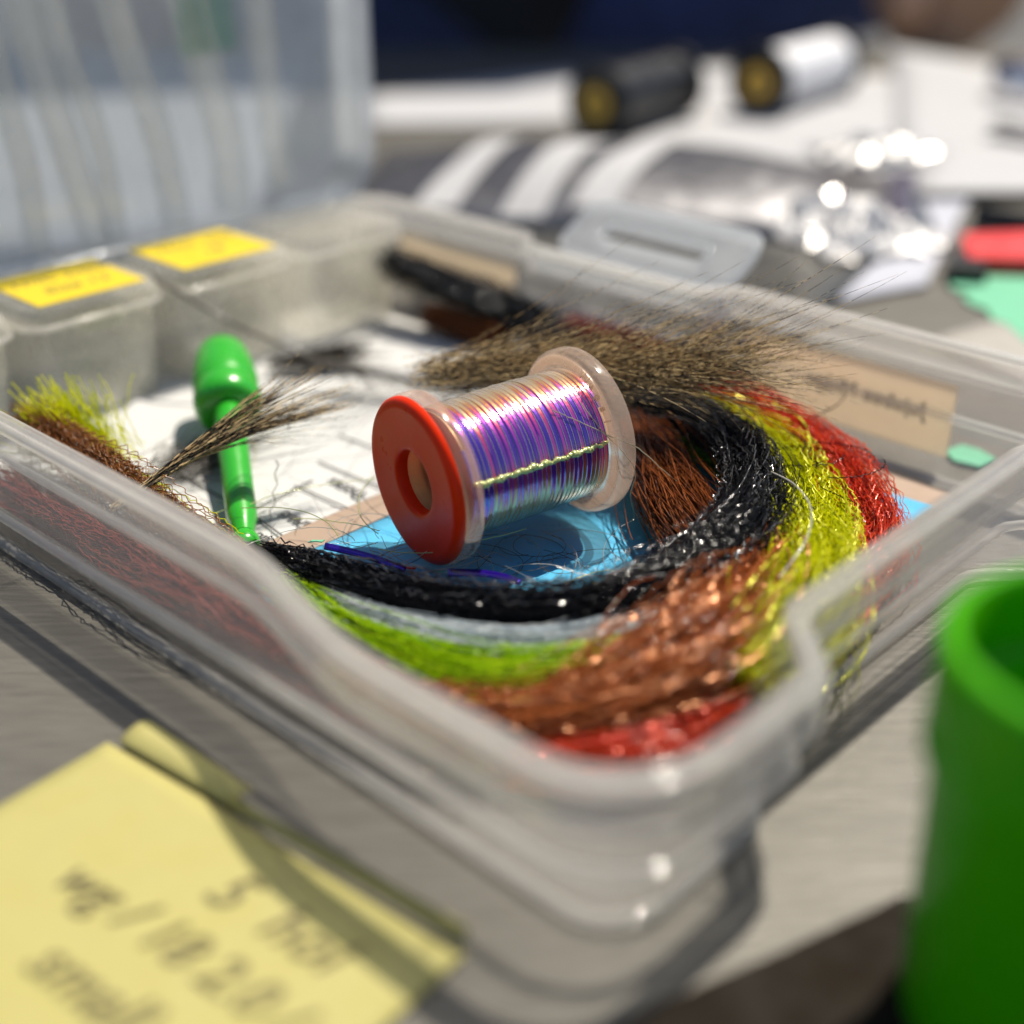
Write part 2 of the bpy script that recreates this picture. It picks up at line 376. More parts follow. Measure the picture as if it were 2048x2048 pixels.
def bundle(ctrl, n, crinkle=0.25, wl=2.2, step=1.0, vr=0.75, zmin=2.0, stray=0.12, endvar=0.1, drift=0.5, midrnd=1.0):
    """paths of n fibres following ctrl rows (x, y, z, radius)"""
    Cn, s = spline(ctrl, step); S = len(Cn)
    P, r = Cn[:, :3], Cn[:, 3]
    T = np.gradient(P, axis=0); T /= np.linalg.norm(T, axis=1, keepdims=True)
    side = np.cross(T, [0, 0, 1.0]); side /= np.linalg.norm(side, axis=1, keepdims=True); up = np.cross(side, T)
    rho = np.sqrt(rng.random((n, 1))); th = rng.random((n, 1)) * 6.283
    ns = int(n * stray); rho[:ns] *= rng.uniform(1.05, 1.9, (ns, 1))
    L = s[-1]
    a0 = rho * np.cos(th); b0 = rho * np.sin(th)
    da = drift * np.sin(s[None] * rng.uniform(0.03, 0.16, (n, 1)) + rng.random((n, 1)) * 6.28)
    db = drift * np.sin(s[None] * rng.uniform(0.03, 0.16, (n, 1)) + rng.random((n, 1)) * 6.28)
    wlv = wl * rng.uniform(0.8, 1.25, (n, 1)); ph = rng.random((n, 1)) * 6.28
    amp = crinkle * rng.uniform(0.4, 1.3, (n, 1))
    zz = np.arcsin(np.sin(s[None] / wlv * 6.28 + ph)) / 1.57 * amp
    pa = rng.random((n, 1)) * 3.14
    # random shortening of both ends
    e0 = rng.random((n, 1)) * endvar; e1 = 1 - rng.random((n, 1)) * endvar
    tt = e0 + (e1 - e0) * np.linspace(0, 1, S)[None]
    f = tt * (S - 1); i0 = np.clip(f.astype(int), 0, S - 2); fr = (f - i0)[..., None]
    def take(A): return A[i0] * (1 - fr) + A[i0 + 1] * fr
    rc = take(r[:, None])[..., 0]
    off = take(side) * ((a0 + da) * rc + zz * np.cos(pa))[..., None] + take(up) * ((b0 + db) * rc * vr + zz * np.sin(pa))[..., None]
    Q = take(P) + off
    Q[..., 2] = np.where(Q[..., 2] < zmin, zmin + (zmin - Q[..., 2]) * 0.25, Q[..., 2])
    return Q
def px(rows):
    """control rows (x, y, z, radius) given as sight lines and heights"""
    return [at(x, y, z) + (r,) for x, y, z, r in rows]

# ================================================================== the large setting
ground = link("ground", mesh([(-60000, -60000, -750), (60000, -60000, -750), (60000, 60000, -750), (-60000, 60000, -750)], [(0, 1, 2, 3)]), PAVING)
tag(ground, kind="structure")
tbl = empty("table", (120, 170, 0)); tag(tbl, "brushed grey metal table that everything lies on", "table")
tt_ = link("table_top", loft([[(x, y, z) for x, y in rr(1300, 960, 12)] for z in (-22, -3)] + [[(x, y, 0) for x, y in rr(1296, 956, 11)]]), TABLE, tbl); sharp(tt_)
leg_me = loft([[(x, y, -22) for x, y in rr(40, 40, 6)], [(x, y, -750) for x, y in rr(34, 34, 5)]])
for sx in (-1, 1):
    for sy in (-1, 1):
        lg = link("leg", leg_me, None, tbl); lg.location = (sx * 0.6, sy * 0.43, 0)
        if not leg_me.materials: leg_me.materials.append(CHROME)

# ---------------------------------------------------------------- tackle box
BL, BW = 177.0, 125.0
def sm(a, b, x):
    t = min(1, max(0, (x - a) / (b - a))); return t * t * (3 - 2 * t)
def recv(u): return 5.6 * sm(34, 64, u) * (1 - sm(118, 142, u))
def recf(u): return 5.6 * sm(75, 82, u) * (1 - sm(120.5, 127, u))
def recu(v): return 8.5 * sm(28, 40, v) * (1 - sm(92, 104, v))
def box_loop(ins, z, fv=1.0, fu=1.0, RC=13.0):
    P = []; r = max(1.5, RC - ins); n = 64
    def arc(cu_, cv_, a0):
        for i in range(9):
            a = R(a0 + 90 * i / 8); P.append((cu_ + r * math.cos(a), cv_ + r * math.sin(a)))
    arc(RC, RC, 180)
    for i in range(1, n): u = RC + (BL - 2 * RC) * i / n; P.append((u, ins + fv * recv(u)))
    arc(BL - RC, RC, 270)
    for i in range(1, n): v = RC + (BW - 2 * RC) * i / n; P.append((BL - ins, v))
    arc(BL - RC, BW - RC, 0)
    for i in range(1, n): u = BL - RC - (BL - 2 * RC) * i / n; P.append((u, BW - ins - fv * recf(u)))
    arc(RC, BW - RC, 90)
    for i in range(1, n): v = BW - RC - (BW - 2 * RC) * i / n; P.append((ins + fu * recu(v), v))
    return [uv(a, b, z) for a, b in P]
box = empty("tackle_box", uv(0, 0, 0)); 
tag(box, "open translucent plastic tackle box full of coloured fibres, its lid standing up behind", "tackle box")
def inbox(o):
    o.parent = box; o.matrix_parent_inverse = Matrix.Translation(box.location).inverted(); return o
prof = [(7.0, 0.3, 0, 1), (6.2, 1.0, 0, 1), (5.2, 9.0, 0, 1), (3.0, 9.6, 0, 1), (2.6, 10.2, 0, 1), (2.8, 11.0, 0.05, 1), (3.2, 11.4, 1, 1), (2.8, 15.6, 1, 1),
        (0.7, 16.2, 1, 1), (0.2, 16.8, 1, 1), (0.0, 21.4, 1, 1), (0.5, 22.0, 1, 1), (2.0, 22.0, 1, 1), (2.5, 21.5, 1, 1), (2.6, 19.2, 1, 1), (4.2, 18.6, 1, 1), (4.5, 12.6, 1, 1), (5.0, 11.8, 0.05, 1), (6.6, 9.6, 0, 1), (7.6, 2.4, 0, 1), (8.8, 1.5, 0, 1)]
body = link("body", loft([box_loop(a, z, fv, fu) for a, z, fv, fu in prof]), PL_BOX); sharp(body, 28); inbox(body)
PL_BEAD = clear_plastic("bead_polypropylene", (0.985, 0.985, 0.98), 0.32, (1.0, 0.98, 0.94), 0.1, 0.05)
def bead(ins, z, fv, fu, r, name="rim_bead"):
    L = np.array(box_loop(ins, z, fv, fu)); L = np.vstack([L, L[:2]])
    inbox(link(name, tubes([L], r, sides=8), PL_BEAD))
PL_RIM = clear_plastic("rim_polypropylene", (0.985, 0.985, 0.985), 0.19, (1.0, 0.98, 0.95), 0.09, 0.05)
rim = link("rim", loft([box_loop(a, z, 1, 1) for a, z in ((-0.05, 16.9), (-0.08, 21.5), (0.45, 22.1), (2.05, 22.1), (2.56, 21.6), (2.66, 19.3), (2.4, 19.3), (0.2, 16.9))], closed=True), PL_RIM); sharp(rim, 28); inbox(rim)
bead(2.2, 21.6, 1, 1, 0.8); bead(0.5, 21.4, 1, 1, 0.8); bead(0.6, 16.5, 1, 1, 0.62, "flange_bead"); bead(2.7, 10.2, 0, 1, 0.7, "ledge_bead"); bead(6.6, 0.95, 0, 1, 0.95, "foot_bead")
# small gussets under the rim
for (gu, gv, du, dv) in ((36, 3.4, 0, 1), (20, 3.4, 0, 1), (5.0, 26, 1, 0), (112, 9, 0, 1)):
    a = uv(gu, gv, 0); g = [uv(gu + dv * s_ * 0.5 + du * 0, gv + du * s_ * 0.5, 0) for s_ in (-1, 1)]
    V = []
    for s_ in (-0.5, 0.5):
        for (o_, z) in ((-2.4, 16.2), (0.6, 16.2), (0.6, 10.5)):
            V.append(uv(gu + dv * s_ + du * o_, gv + du * s_ + dv * o_, z))
    inbox(link("gusset", mesh(V, [(0, 1, 2), (3, 5, 4), (0, 3, 4, 1), (1, 4, 5, 2), (2, 5, 3, 0)]), PL_BOX, smooth=False))
# lid standing on the far short wall
def lidpt(a, b, d): return uv(BL + 6.5 - d, a, b)
def lid_loop(ins, d, h=168.0): return [lidpt(x, y, d) for x, y in rr(129 - 2 * ins, h - 2 * ins, max(2, 13 - ins), 9, 62.5, 19 + h / 2)]
lid = link("lid", loft([lid_loop(3.2, 0), lid_loop(2.2, 0.6), lid_loop(1.6, 5.4), lid_loop(0, 5.8), lid_loop(0, 9.5), lid_loop(1.8, 9.7), lid_loop(3.0, 8.8), lid_loop(3.4, 1.9), lid_loop(4.6, 1.2)]), PL_LID); sharp(lid, 30); inbox(lid)
def lid_ray(x, y, d=1.2):
    q = ray(x, y); ox = NX + (BL + 6.5 - d) * UX; oy = NY + (BL + 6.5 - d) * UY
    t = (ox * UX + oy * UY) / (q[0] * UX + q[1] * UY)
    return (q[0] * t, q[1] * t, H + q[2] * t)
PL_RIB = clear_plastic("rib_polypropylene", (0.98, 0.98, 0.97), 0.22, (1.0, 0.97, 0.90))
for pts, wd in ((((20, -90), (60, 90), (120, 260), (185, 470)), 1.7), (((75, -90), (120, 90), (185, 260), (222, 460)), 1.3), (((185, -90), (240, 90), (300, 260), (338, 440)), 1.8), (((335, -90), (375, 90), (425, 260), (440, 400)), 2.4), (((480, -90), (496, 90), (515, 260), (532, 350)), 1.8), (((-60, -60), (-10, 120), (50, 330), (75, 500)), 1.5)):
    Cn, _ = spline([lid_ray(*p_) for p_ in pts], 3)
    o = link("rib", tubes([Cn], wd * 1.7, sides=8), PL_RIB); inbox(o)
for zz_ in (36, 118):
    hb = link("hinge", loft([[uv(BL + 1.2 + 2.6 * math.cos(t), v_, 20.5 + 2.6 * math.sin(t)) for t in np.linspace(0, 6.283, 17)[:-1]] for v_ in (zz_ - 14, zz_ + 14 if zz_ < 100 else 121)]), PL_LATCH); sharp(hb); inbox(hb)
gt = link("tag_sticker", mesh([lid_ray(325, -60, -0.3), lid_ray(420, -60, -0.3), lid_ray(442, 92, -0.3), lid_ray(340, 108, -0.3), lid_ray(325, -60, -0.6), lid_ray(420, -60, -0.6), lid_ray(442, 92, -0.6), lid_ray(340, 108, -0.6)], [(0, 1, 2, 3), (7, 6, 5, 4), (0, 4, 5, 1), (1, 5, 6, 2), (2, 6, 7, 3), (3, 7, 4, 0)]), GREENPRINT, smooth=False)
gt["label"] = "green sticker on the back of the lid"; inbox(gt)
# latch standing open on the far long wall
def rrh(w_, h_, r, cu_, cv_): return rr(w_, h_, r, 7, cu_, cv_)
outer, inner = rrh(40, 12.5, 3.5, 98.5, 129.2), rrh(24, 4.2, 1.4, 99, 129.0)
def pl(P, z, tilt=0.55): return [uv(a, b, z + (b - 122) * tilt) for a, b in P]
lt = link("latch", loft([pl(outer, 18.6), pl(outer, 20.4), pl(rrh(38.8, 11.3, 3, 98.5, 129.2), 21), pl(rrh(25.6, 5.8, 1.8, 99, 129.0), 21), pl(inner, 20.4), pl(inner, 18.6)], closed=True), PL_LATCH); sharp(lt, 30); inbox(lt)
for P_ in (outer, inner):
    eb = np.array(pl(P_, 20.6)); eb = np.vstack([eb, eb[:2]]); inbox(link("latch_edge", tubes([eb], 0.45, sides=8), PL_LATCH))
hb = link("latch_hinge", loft([[uv(u_, 121.2 + 2.3 * math.cos(t), 18.6 + 2.3 * math.sin(t)) for t in np.linspace(0, 6.283, 17)[:-1]] for u_ in (77, 120)]), PL_LATCH); sharp(hb); inbox(hb)
# beige labels stuck on the outside of the far wall
def wall_label(u0, u1, z0, z1, txt=None):
    v0 = BW - 2.0
    def q(u, z, d): return uv(u, v0 - recf(u) - 0.0 + d - (21 - z) * 0.02, z)
    n = 12; V = []; F = []
    for i in range(n + 1):
        u = u0 + (u1 - u0) * i / n
        V += [q(u, z0, 0.5), q(u, z1, 0.5), q(u, z1, 0.8), q(u, z0, 0.8)]
    for i in range(n):
        a = i * 4
        for k in range(4): F.append((a + k, a + (k + 1) % 4, a + 4 + (k + 1) % 4, a + 4 + k))
    F += [(0, 3, 2, 1), (n * 4, n * 4 + 1, n * 4 + 2, n * 4 + 3)]
    o = link("label_sticker", mesh(V, F), BEIGE, smooth=False); inbox(o)
    if txt:
        me = text_mesh(txt, 3.9, 0.2)
        t = link("printed_text", me, GREYINK, smooth=False)
        um = u0 * 0.6 + u1 * 0.4
        place(t, uv(um, v0 - recf(um) + 0.42, (z0 + z1) / 2 + 1.0), (UX, UY, 0), (0, 0, 1))
        sl_ = (recf(u1) - recf(u0)) / (u1 - u0)
        place(t, uv(um, v0 - recf(um) + 0.30, (z0 + z1) / 2 + 0.6), (UX - VX * sl_, UY - VY * sl_, 0), (0, 0, 1))
        bpy.context.view_layer.update(); inbox(t)
wall_label(34, 73, 3.0, 15.2, "Jujubee Midge")
wall_label(129, 163, 4.0, 15.2)

# ---------------------------------------------------------------- flip lid bins along the short wall
def bin_(v0, label, lines, sticker=True):
    cu_, cv_ = 162.0, v0
    b = empty("small_bin", uv(cu_, cv_, 1.6)); tag(b, label, "bin", "flip lid bins along the short wall")
    def par(o): o.parent = b; o.matrix_parent_inverse = Matrix.Translation(b.location).inverted(); return o
    def L(w_, d_, r, z, off=0): return [uv(a, c, z) for a, c in rr(d_, w_, r, 7, cu_ + off, cv_)]
    bd = link("body", loft([L(23, 18, 3, 1.7), L(23.6, 18.6, 3.2, 2.4), L(25, 19.5, 3.5, 18.6), L(23.6, 18.1, 3, 18.6), L(22.2, 17.2, 2.6, 3)]), PL_BIN); sharp(bd, 30); par(bd)
    fr = link("front_panel", loft([[uv(cu_ - 9.9 + a_ * 0.02, cv_ + a, z) for a, z in rr(15, 9, 1.2, 4, 0, 9.5)] for a_ in (0, 18)]), PL_BIN); sharp(fr); par(fr)
    ld = link("lid", loft([L(26.4, 20.6, 4, 18.9, -0.4), L(26.8, 21, 4.2, 19.3, -0.4), L(26.8, 21, 4.2, 21.2, -0.4), L(25.8, 20, 4, 22.3, -0.4), L(23.5, 17.8, 3.2, 22.6, -0.4)]), PL_BIN); sharp(ld, 40); par(ld)
    eb = np.array(L(26.9, 21.1, 4.2, 19.3, -0.4)); eb = np.vstack([eb, eb[:2]])
    par(link("lid_edge", tubes([eb], 0.5, sides=8), PL_BEAD))
    cl = link("clasp", loft([[uv(cu_ - 11.2 + a_, cv_ + a, z) for a, z in rr(9, 3.2, 1, 4, 0, 18.2)] for a_ in (0, 1.2)]), PL_BIN); sharp(cl); par(cl)
    if sticker:
        P = [uv(a, c, 22.72) for a, c in ((cu_ - 9.4, cv_ - 10.2), (cu_ + 8.6, cv_ - 10.2), (cu_ + 8.6, cv_ + 10.4), (cu_ - 9.4, cv_ + 10.4))]
        st = link("label_sticker", sheet(P, 0.12, 4, 4), LABELY, smooth=False); par(st)
        for k, t in enumerate(lines):
            w_ = link("handwriting", text_mesh(t, 4.4, 0.04, 0.25), PENCIL, smooth=False)
            place(w_, uv(cu_ + 3.4 - k * 6.4, cv_ + 0.5, 22.9), (VX, VY, 0), (UX, UY, 0)); bpy.context.view_layer.update(); par(w_)
    return b
bin_(15.5, "leftmost small bin, only a corner of its yellow label in view", ("TMC 101", "Size 18"))
bin_(44.0, "small clear bin with dark pencil writing on its yellow label", ("TMC 2488", "Size 12"))
bin_(72.5, "small clear bin with faint writing on its yellow label, in the middle of the row", ("TMC 200", "18"))
bin_(101.5, "small clear bin without a label in the corner under the lid", (), False)

# ---------------------------------------------------------------- printed form, blue card
def card_uv(name, u0, u1, v0, v1, z, th, m, lift=None, parent=None):
    return link(name, sheet([uv(u0, v0, z), uv(u1, v0, z), uv(u1, v1, z), uv(u0, v1, z)], th, 20, 20, lift), m, parent)
form = card_uv("printed_form", 84, 171, 14, 112, 1.7, 0.12, PAPER, lambda s, t: 0.5 * math.sin(s * 4.1) * (1 - s))
tag(form, "white printed form with upside down black words, lying on the box floor", "paper")
def on_form(o): o.parent = form; return o
for k, (u_, word) in enumerate(((93.0, "Bead"),)): pass
bpy.context.view_layer.update()
def form_text(word, x, y, size, z=2.6):
    o = link("printed_word", text_mesh(word, size, 0.03, 0, 0.05), INK, smooth=False)
    p_ = at(x, y, z); place(o, p_, (-UX * 0.0 + 0.80, -0.60, 0), (0.60, 0.80, 0)); 
    return o
# rows run along the near wall, words upside down
XD, YD = (-UX, -UY), (VX, VY)
for word, x, y in (("Bead", 503, 1020), ("Thread", 566, 984), ("Thorax", 655, 920)):
    o = link("printed_word", text_mesh(word, 2.9, 0.03, 0, 0.08), INK, smooth=False)
    place(o, at(x, y, 2.55), (UX * -1, UY * -1, 0), (-VX, -VY, 0))
    place(o, at(x, y, 2.55), (-UX, -UY, 0), (VX, VY, 0))
    place(o, at(x, y, 2.55), (UX * -1 * -1, UY, 0), (-VX * 1, -VY, 0))
    on_form(o)
for (x0, y0, x1, y1) in ((470, 965, 560, 1030), (555, 915, 720, 985), (600, 870, 770, 940), (475, 962, 590, 905), (330, 890, 470, 965), (640, 820, 800, 880)):
    a, b = np.array(at(x0, y0, 2.5)), np.array(at(x1, y1, 2.5)); d = (b - a); d /= np.linalg.norm(d); nrm = np.array((-d[1], d[0], 0)) * 0.16
    o = link("ruled_line", mesh([tuple(a + nrm), tuple(b + nrm), tuple(b - nrm), tuple(a - nrm)] + [tuple(q + np.array((0, 0, -0.05))) for q in (a + nrm, b + nrm, b - nrm, a - nrm)], [(0, 1, 2, 3), (7, 6, 5, 4), (0, 4, 5, 1), (1, 5, 6, 2), (2, 6, 7, 3), (3, 7, 4, 0)]), INK, smooth=False); on_form(o)
blue = empty("blue_card", uv(45, 60, 1.6)); tag(blue, "glossy blue card with a tan border under the thread spool", "card")
def pb(o): o.parent = blue; o.matrix_parent_inverse = Matrix.Translation(blue.location).inverted(); return o
liftb = lambda s, t: 0.5 * math.sin(s * 5) * math.sin(t * 4) + 0.9
pb(card_uv("face", 27, 84.5, 20, 106, 1.9, 0.25, BLUE, liftb))
pb(card_uv("border", 84.7, 91, 20, 112.5, 2.5, 0.22, TAN)); pb(card_uv("border", 27, 84.5, 106.2, 112.5, 2.5, 0.22, TAN))

# ---------------------------------------------------------------- thread spool
spc = at(950, 856, 16.2)
AXR = math.atan2(0.562, 0.83)
spool = empty("thread_spool", spc, (0, R(-2.2), AXR))
tag(spool, "small thread spool wound with iridescent purple tinsel, red cap on its near end", "spool")
FR = 12.0
PL_CORE = clear_plastic("core_plastic", (0.98, 0.88, 0.75), 0.6, (1.0, 0.72, 0.42), 0.12, 0.05)
core = link("core", lathe([(-13.4, 4.9), (14.6, 4.9), (14.6, 4.45), (-13.4, 4.45)], 48, closed=True), PL_CORE, spool); sharp(core)
def flange(x0, x1):
    return lathe([(x0, 4.95), (x0, FR - 0.5), (x0 + 0.3, FR - 0.12), (x0 + 0.7, FR), (x1 - 0.7, FR), (x1 - 0.3, FR - 0.12), (x1, FR - 0.5), (x1, 4.95)], 96, closed=True)
fa = link("flange", flange(-13.6, -10.6), PL_SPOOL, spool); sharp(fa)
fb = link("flange", flange(11.4, 14.2), PL_SPOOL, spool); sharp(fb)
rg = link("flange_ring", lathe([(11.1, 9.9), (11.1, 11.3), (11.38, 11.3), (11.38, 9.9)], 96, closed=True), PL_SPOOL, spool); sharp(rg)
cap = link("cap", lathe([(-13.62, 11.75), (-14.1, 11.7), (-14.5, 11.3), (-14.75, 10.7), (-14.72, 10.2), (-14.45, 5.6), (-14.5, 5.0), (-14.4, 4.65), (-14.1, 4.45), (-12.8, 4.4), (-12.8, 4.9), (-13.62, 4.9)], 96, closed=True), RED, spool); sharp(cap, 50)
cap["label"] = "dished red cap with a round hole"
# windings: one long flat tape laid turn by turn
turns, per = 29, 120
W_ = 22.0 / turns
V = []; F = []; RN = []; ED = []
jit = rng.normal(0, 0.05, turns + 2); rj = rng.normal(0, 0.035, turns + 2); hue = rng.random(turns + 2)
over = rng.random(turns + 2) < 0.2
rj[over] += 0.10
tlt = rng.normal(0.02, 0.022, turns + 2)
for i in range(turns * per + 1):
    k = i // per; f_ = (i % per) / per
    th = 2 * math.pi * i / per + 2.4
    f3 = f_ * f_ * (3 - 2 * f_)
    mixk = lambda A: A[k] * (1 - f3) + A[k + 1] * f3
    xx = -10.45 + W_ * i / per + mixk(jit)
    bar = 0.30 * math.sin(math.pi * min(1, max(0, (xx + 10.5) / 21.9)))
    rr_ = 9.15 + bar + mixk(rj) + 0.012 * math.sin(th * 5 + k)
    tl = mixk(tlt)
    for (o_, q, e_) in ((-0.56, -0.12, 0), (-0.53, 0.0 - tl, 0), (-0.2, 0.012 - tl * 0.4, 0), (0.2, 0.012 + tl * 0.4, 0), (0.44, 0.0 + tl, 0), (0.47, 0.035 + tl, 1), (0.53, 0.035 + tl, 1), (0.56, -0.12, 1)):
        V.append((xx + o_ * W_ * 1.06, (rr_ + q) * math.cos(th), (rr_ + q) * math.sin(th))); RN.append(mixk(hue)); ED.append(e_)
NP_ = 8
for i in range(turns * per):
    for k in range(NP_ - 1): F.append((i * NP_ + k, i * NP_ + k + 1, i * NP_ + NP_ + 1 + k, i * NP_ + NP_ + k))
me = mesh(V, F)
for nm_, dat in (("rnd", RN), ("edge", ED)):
    a_ = me.attributes.new(nm_, 'FLOAT', 'POINT'); a_.data.foreach_set("value", np.array(dat, np.float32))
wd = link("winding", me, FILM, spool); wd["label"] = "purple, gold and blue tinsel wound turn by turn"
ct = link("winding_core", lathe([(-10.58, 5.0), (-10.58, 8.9), (11.05, 8.9), (11.05, 5.0)], 64, closed=True), mat("dull_gold_underlay", (0.35, 0.22, 0.10), 0.4, 0.4), spool); sharp(ct)
# reflection modelled as a pale lime filament along the spool
LIMEGLOW = fibre_mat("lime_reflection_and_thread", [(0.55, 0.62, 0.2), (0.62, 0.66, 0.30)], 0.2, 0.9, 0.2, 0.2)
n_ = 150; xs = np.linspace(-10.4, 11.0, n_); el = R(12) + 0.01 * np.sin(xs * 3)
rr2 = 9.5 + 0.28 * np.sin(math.pi * (xs + 10.5) / 21.9)
path = np.stack([xs, -rr2 * np.cos(el), rr2 * np.sin(el)], 1) + rng.normal(0, 0.05, (n_, 3))
rad = 0.36 + 0.09 * np.sin(xs * 1.7 + 2 * np.sin(xs * 0.9)) + rng.normal(0, 0.045, n_)
te = link("lime_reflection", tubes([path], rad[None], sides=8), LIMEGLOW, spool); te["label"] = "pale lime streak standing in for a reflection along the windings"
# crossing filaments and the loose end over the far flange
def world_to_spool(p_):
    d = Vector(p_) - Vector(spc); c, s = math.cos(-AXR), math.sin(-AXR)
    return (d.x * c - d.y * s, d.x * s + d.y * c, d.z)
CLEARTHREAD = fibre_mat("clear_thread", [(0.5, 0.45, 0.3), (0.6, 0.55, 0.42)], 0.2, 0.9, 0.0, 0.4)
for pts in (((8.5, -6.6, 7.6), (10.5, -8.9, 3.6), (12.6, -11.0, 0.5), (14.4, -11.2, -3.0), (14.6, -9.9, -7.0), (15.6, -9.6, -10.5), (16.0, -9.0, -12.2)),
            ((4.0, -6.2, 7.7), (8, -8.3, 5.2), (11.2, -10.2, 3.0), (14.4, -11.9, 1.0), (19, -12.6, -4.0), (23, -13, -7.5))):
    Cn, _ = spline(pts, 0.6); Cn += rng.normal(0, 0.03, Cn.shape)
    link("loose_thread", tubes([Cn], 0.075, sides=5), CLEARTHREAD, spool)
# lettering: small black print on the near flange, raised word on the far one
for word, xf, rad_, a0, da, sz, m_, nm in (("Pearl  Mirage", -12.1, FR + 0.02, -0.42, -0.105, 1.6, INK, "printed_letter"),):
    for i, ch in enumerate(word):
        if ch == ' ': continue
        an = R(200) + R(6) + i * 0.062
        o = link(nm, text_mesh(ch, sz * 0.8, 0.03), m_, spool, smooth=False)
        y_, z_ = rad_ * math.cos(an), rad_ * math.sin(an)
        X = Vector((0, -math.sin(an), math.cos(an))); Y = Vector((-1, 0, 0)); Z = X.cross(Y)
        mm = Matrix((X, Y, Z)).transposed().to_4x4(); mm.translation = Vector((xf * MM, y_ * MM, z_ * MM)); o.matrix_local = mm
EMB = clear_plastic("raised_lettering_plastic", (0.95, 0.9, 0.84), 0.5, (0.8, 0.66, 0.55))
for i, ch in enumerate("Wapsi"):
    an = R(112) + i * 0.17
    o = link("raised_letter", text_mesh(ch, 2.2, 0.3), EMB, spool, smooth=False)
    y_, z_ = 10.6 * math.cos(an), 10.6 * math.sin(an)
    X = Vector((0, -math.sin(an), math.cos(an))); Y = Vector((0, math.cos(an), math.sin(an))); Z = Vector((-1, 0, 0))
    X = Z.cross(Y) * -1
    X = Y.cross(Z)
    mm = Matrix((X, Y, Z)).transposed().to_4x4(); mm.translation = Vector((11.0 * MM, y_ * MM, z_ * MM)); o.matrix_local = mm

# ---------------------------------------------------------------- green tool
p0, p1 = np.array(at(462, 1022, 3.6)), np.array(at(431, 770, 9.5))
ax = Vector(p1 - p0); Lt = ax.length
tool = empty("green_tool", tuple(p0)); tool.rotation_euler = ax.to_track_quat('X', 'Z').to_euler()
tag(tool, "bright green plastic bobbin tool with barrel head lying on the printed form", "tool")
LS = Lt
hd = link("head", lathe([(LS - 1.2, 2.0), (LS - 1.1, 4.2), (LS - 0.4, 5.1), (LS + 1.2, 5.5), (LS + 3.2, 5.5), (LS + 4.0, 5.25), (LS + 4.4, 5.1), (LS + 4.9, 5.3), (LS + 8, 5.4), (LS + 13, 5.0), (LS + 16.5, 4.4), (LS + 18.2, 3.5), (LS + 18.8, 1.5)], 48), GREEN, tool); sharp(hd, 60)
sh = link("shaft", lathe([(1.5, 1.5), (3.5, 1.75), (5.5, 2.25), (LS - 1, 2.45)], 32), GREEN, tool); sharp(sh, 60)
ft = link("foot", lathe([(-2.4, 0.9), (-2.2, 1.7), (-1.2, 2.15), (0.2, 2.1), (1.0, 1.7), (1.6, 1.35)], 32), GREEN, tool); sharp(ft, 60)

# ---------------------------------------------------------------- fibre bundles
BLACKF = fibre_mat("black_flash", [(0.003, 0.003, 0.004), (0.006, 0.006, 0.007)], 0.12, 0.2, 0, 0.0, coat=0.0)
LIMEF = fibre_mat("lime_flash", [(0.60, 0.66, 0.0), (0.78, 0.80, 0.0), (0.92, 0.92, 0.02)], 0.15, 0.6, 0, 0.6, coat=0)
GREENF = fibre_mat("green_lime_fibre", [(0.30, 0.55, 0.0), (0.48, 0.70, 0.0), (0.6, 0.75, 0.02)], 0.3, 0.4, 0, 0.5, coat=0)
RUSTF = fibre_mat("rust_flash", [(0.26, 0.05, 0.008), (0.46, 0.12, 0.025), (0.62, 0.20, 0.06)], 0.14, 0.5, 0.0, 0.3, coat=0)
BROWNF = fibre_mat("brown_hair_fibre", [(0.10, 0.025, 0.006), (0.24, 0.06, 0.012), (0.36, 0.11, 0.03)], 0.24, 0.5, 0, 0.3, coat=0)
REDF = fibre_mat("red_flash", [(0.55, 0.025, 0.008), (0.72, 0.05, 0.015), (0.8, 0.13, 0.03)], 0.14, 0.5, 0, 0.4, coat=0)
PEARLF = fibre_mat("pearl_fibre", [(0.5, 0.62, 0.70), (0.8, 0.82, 0.82), (0.42, 0.5, 0.55)], 0.25, 0.8, 0, 0.4)
MAROONF = fibre_mat("maroon_fibre", [(0.16, 0.02, 0.012), (0.28, 0.045, 0.025)], 0.4, 0.5, 0, 0.2)
PURPLEF = fibre_mat("violet_strands", [(0.10, 0.10, 0.30), (0.2, 0.2, 0.42)], 0.25, 0.7, 0, 0.3)
GLINT = mat("white_glints_on_flash", (0.7, 0.7, 0.72), 0.12, 0.6, var=0.1)

def glint_mat(name, col, metal, rough):
    return mat(name, col, rough, metal, var=0.1, spec=1.0)
GB, GL, GR, GD = glint_mat("black_tinsel", (0.12, 0.12, 0.125), 0.7, 0.16), glint_mat("lime_tinsel", (0.85, 0.85, 0.05), 0.3, 0.22), glint_mat("copper_tinsel", (0.75, 0.32, 0.14), 0.5, 0.22), glint_mat("red_tinsel", (0.85, 0.10, 0.05), 0.3, 0.2)
def make(name, rows, n, rad, m, label, cat="fibre bundle", glint=0, gm=None, **kw):
    Q = bundle(px(rows), n, **kw)
    o = tag(link(name, tubes(Q, rad * rng.uniform(0.7, 1.3, n)), m), label, cat)
    if glint:
        k2 = dict(kw); k2.update(crinkle=0.5, wl=2.3, step=1.0, stray=0.3, vr=0.95)
        r_ = link("flash_ribbon", tubes(bundle(px(rows), glint, **k2), 0.13, sides=4, flat=0.5), gm, o); r_["kind"] = "stuff"
    return o
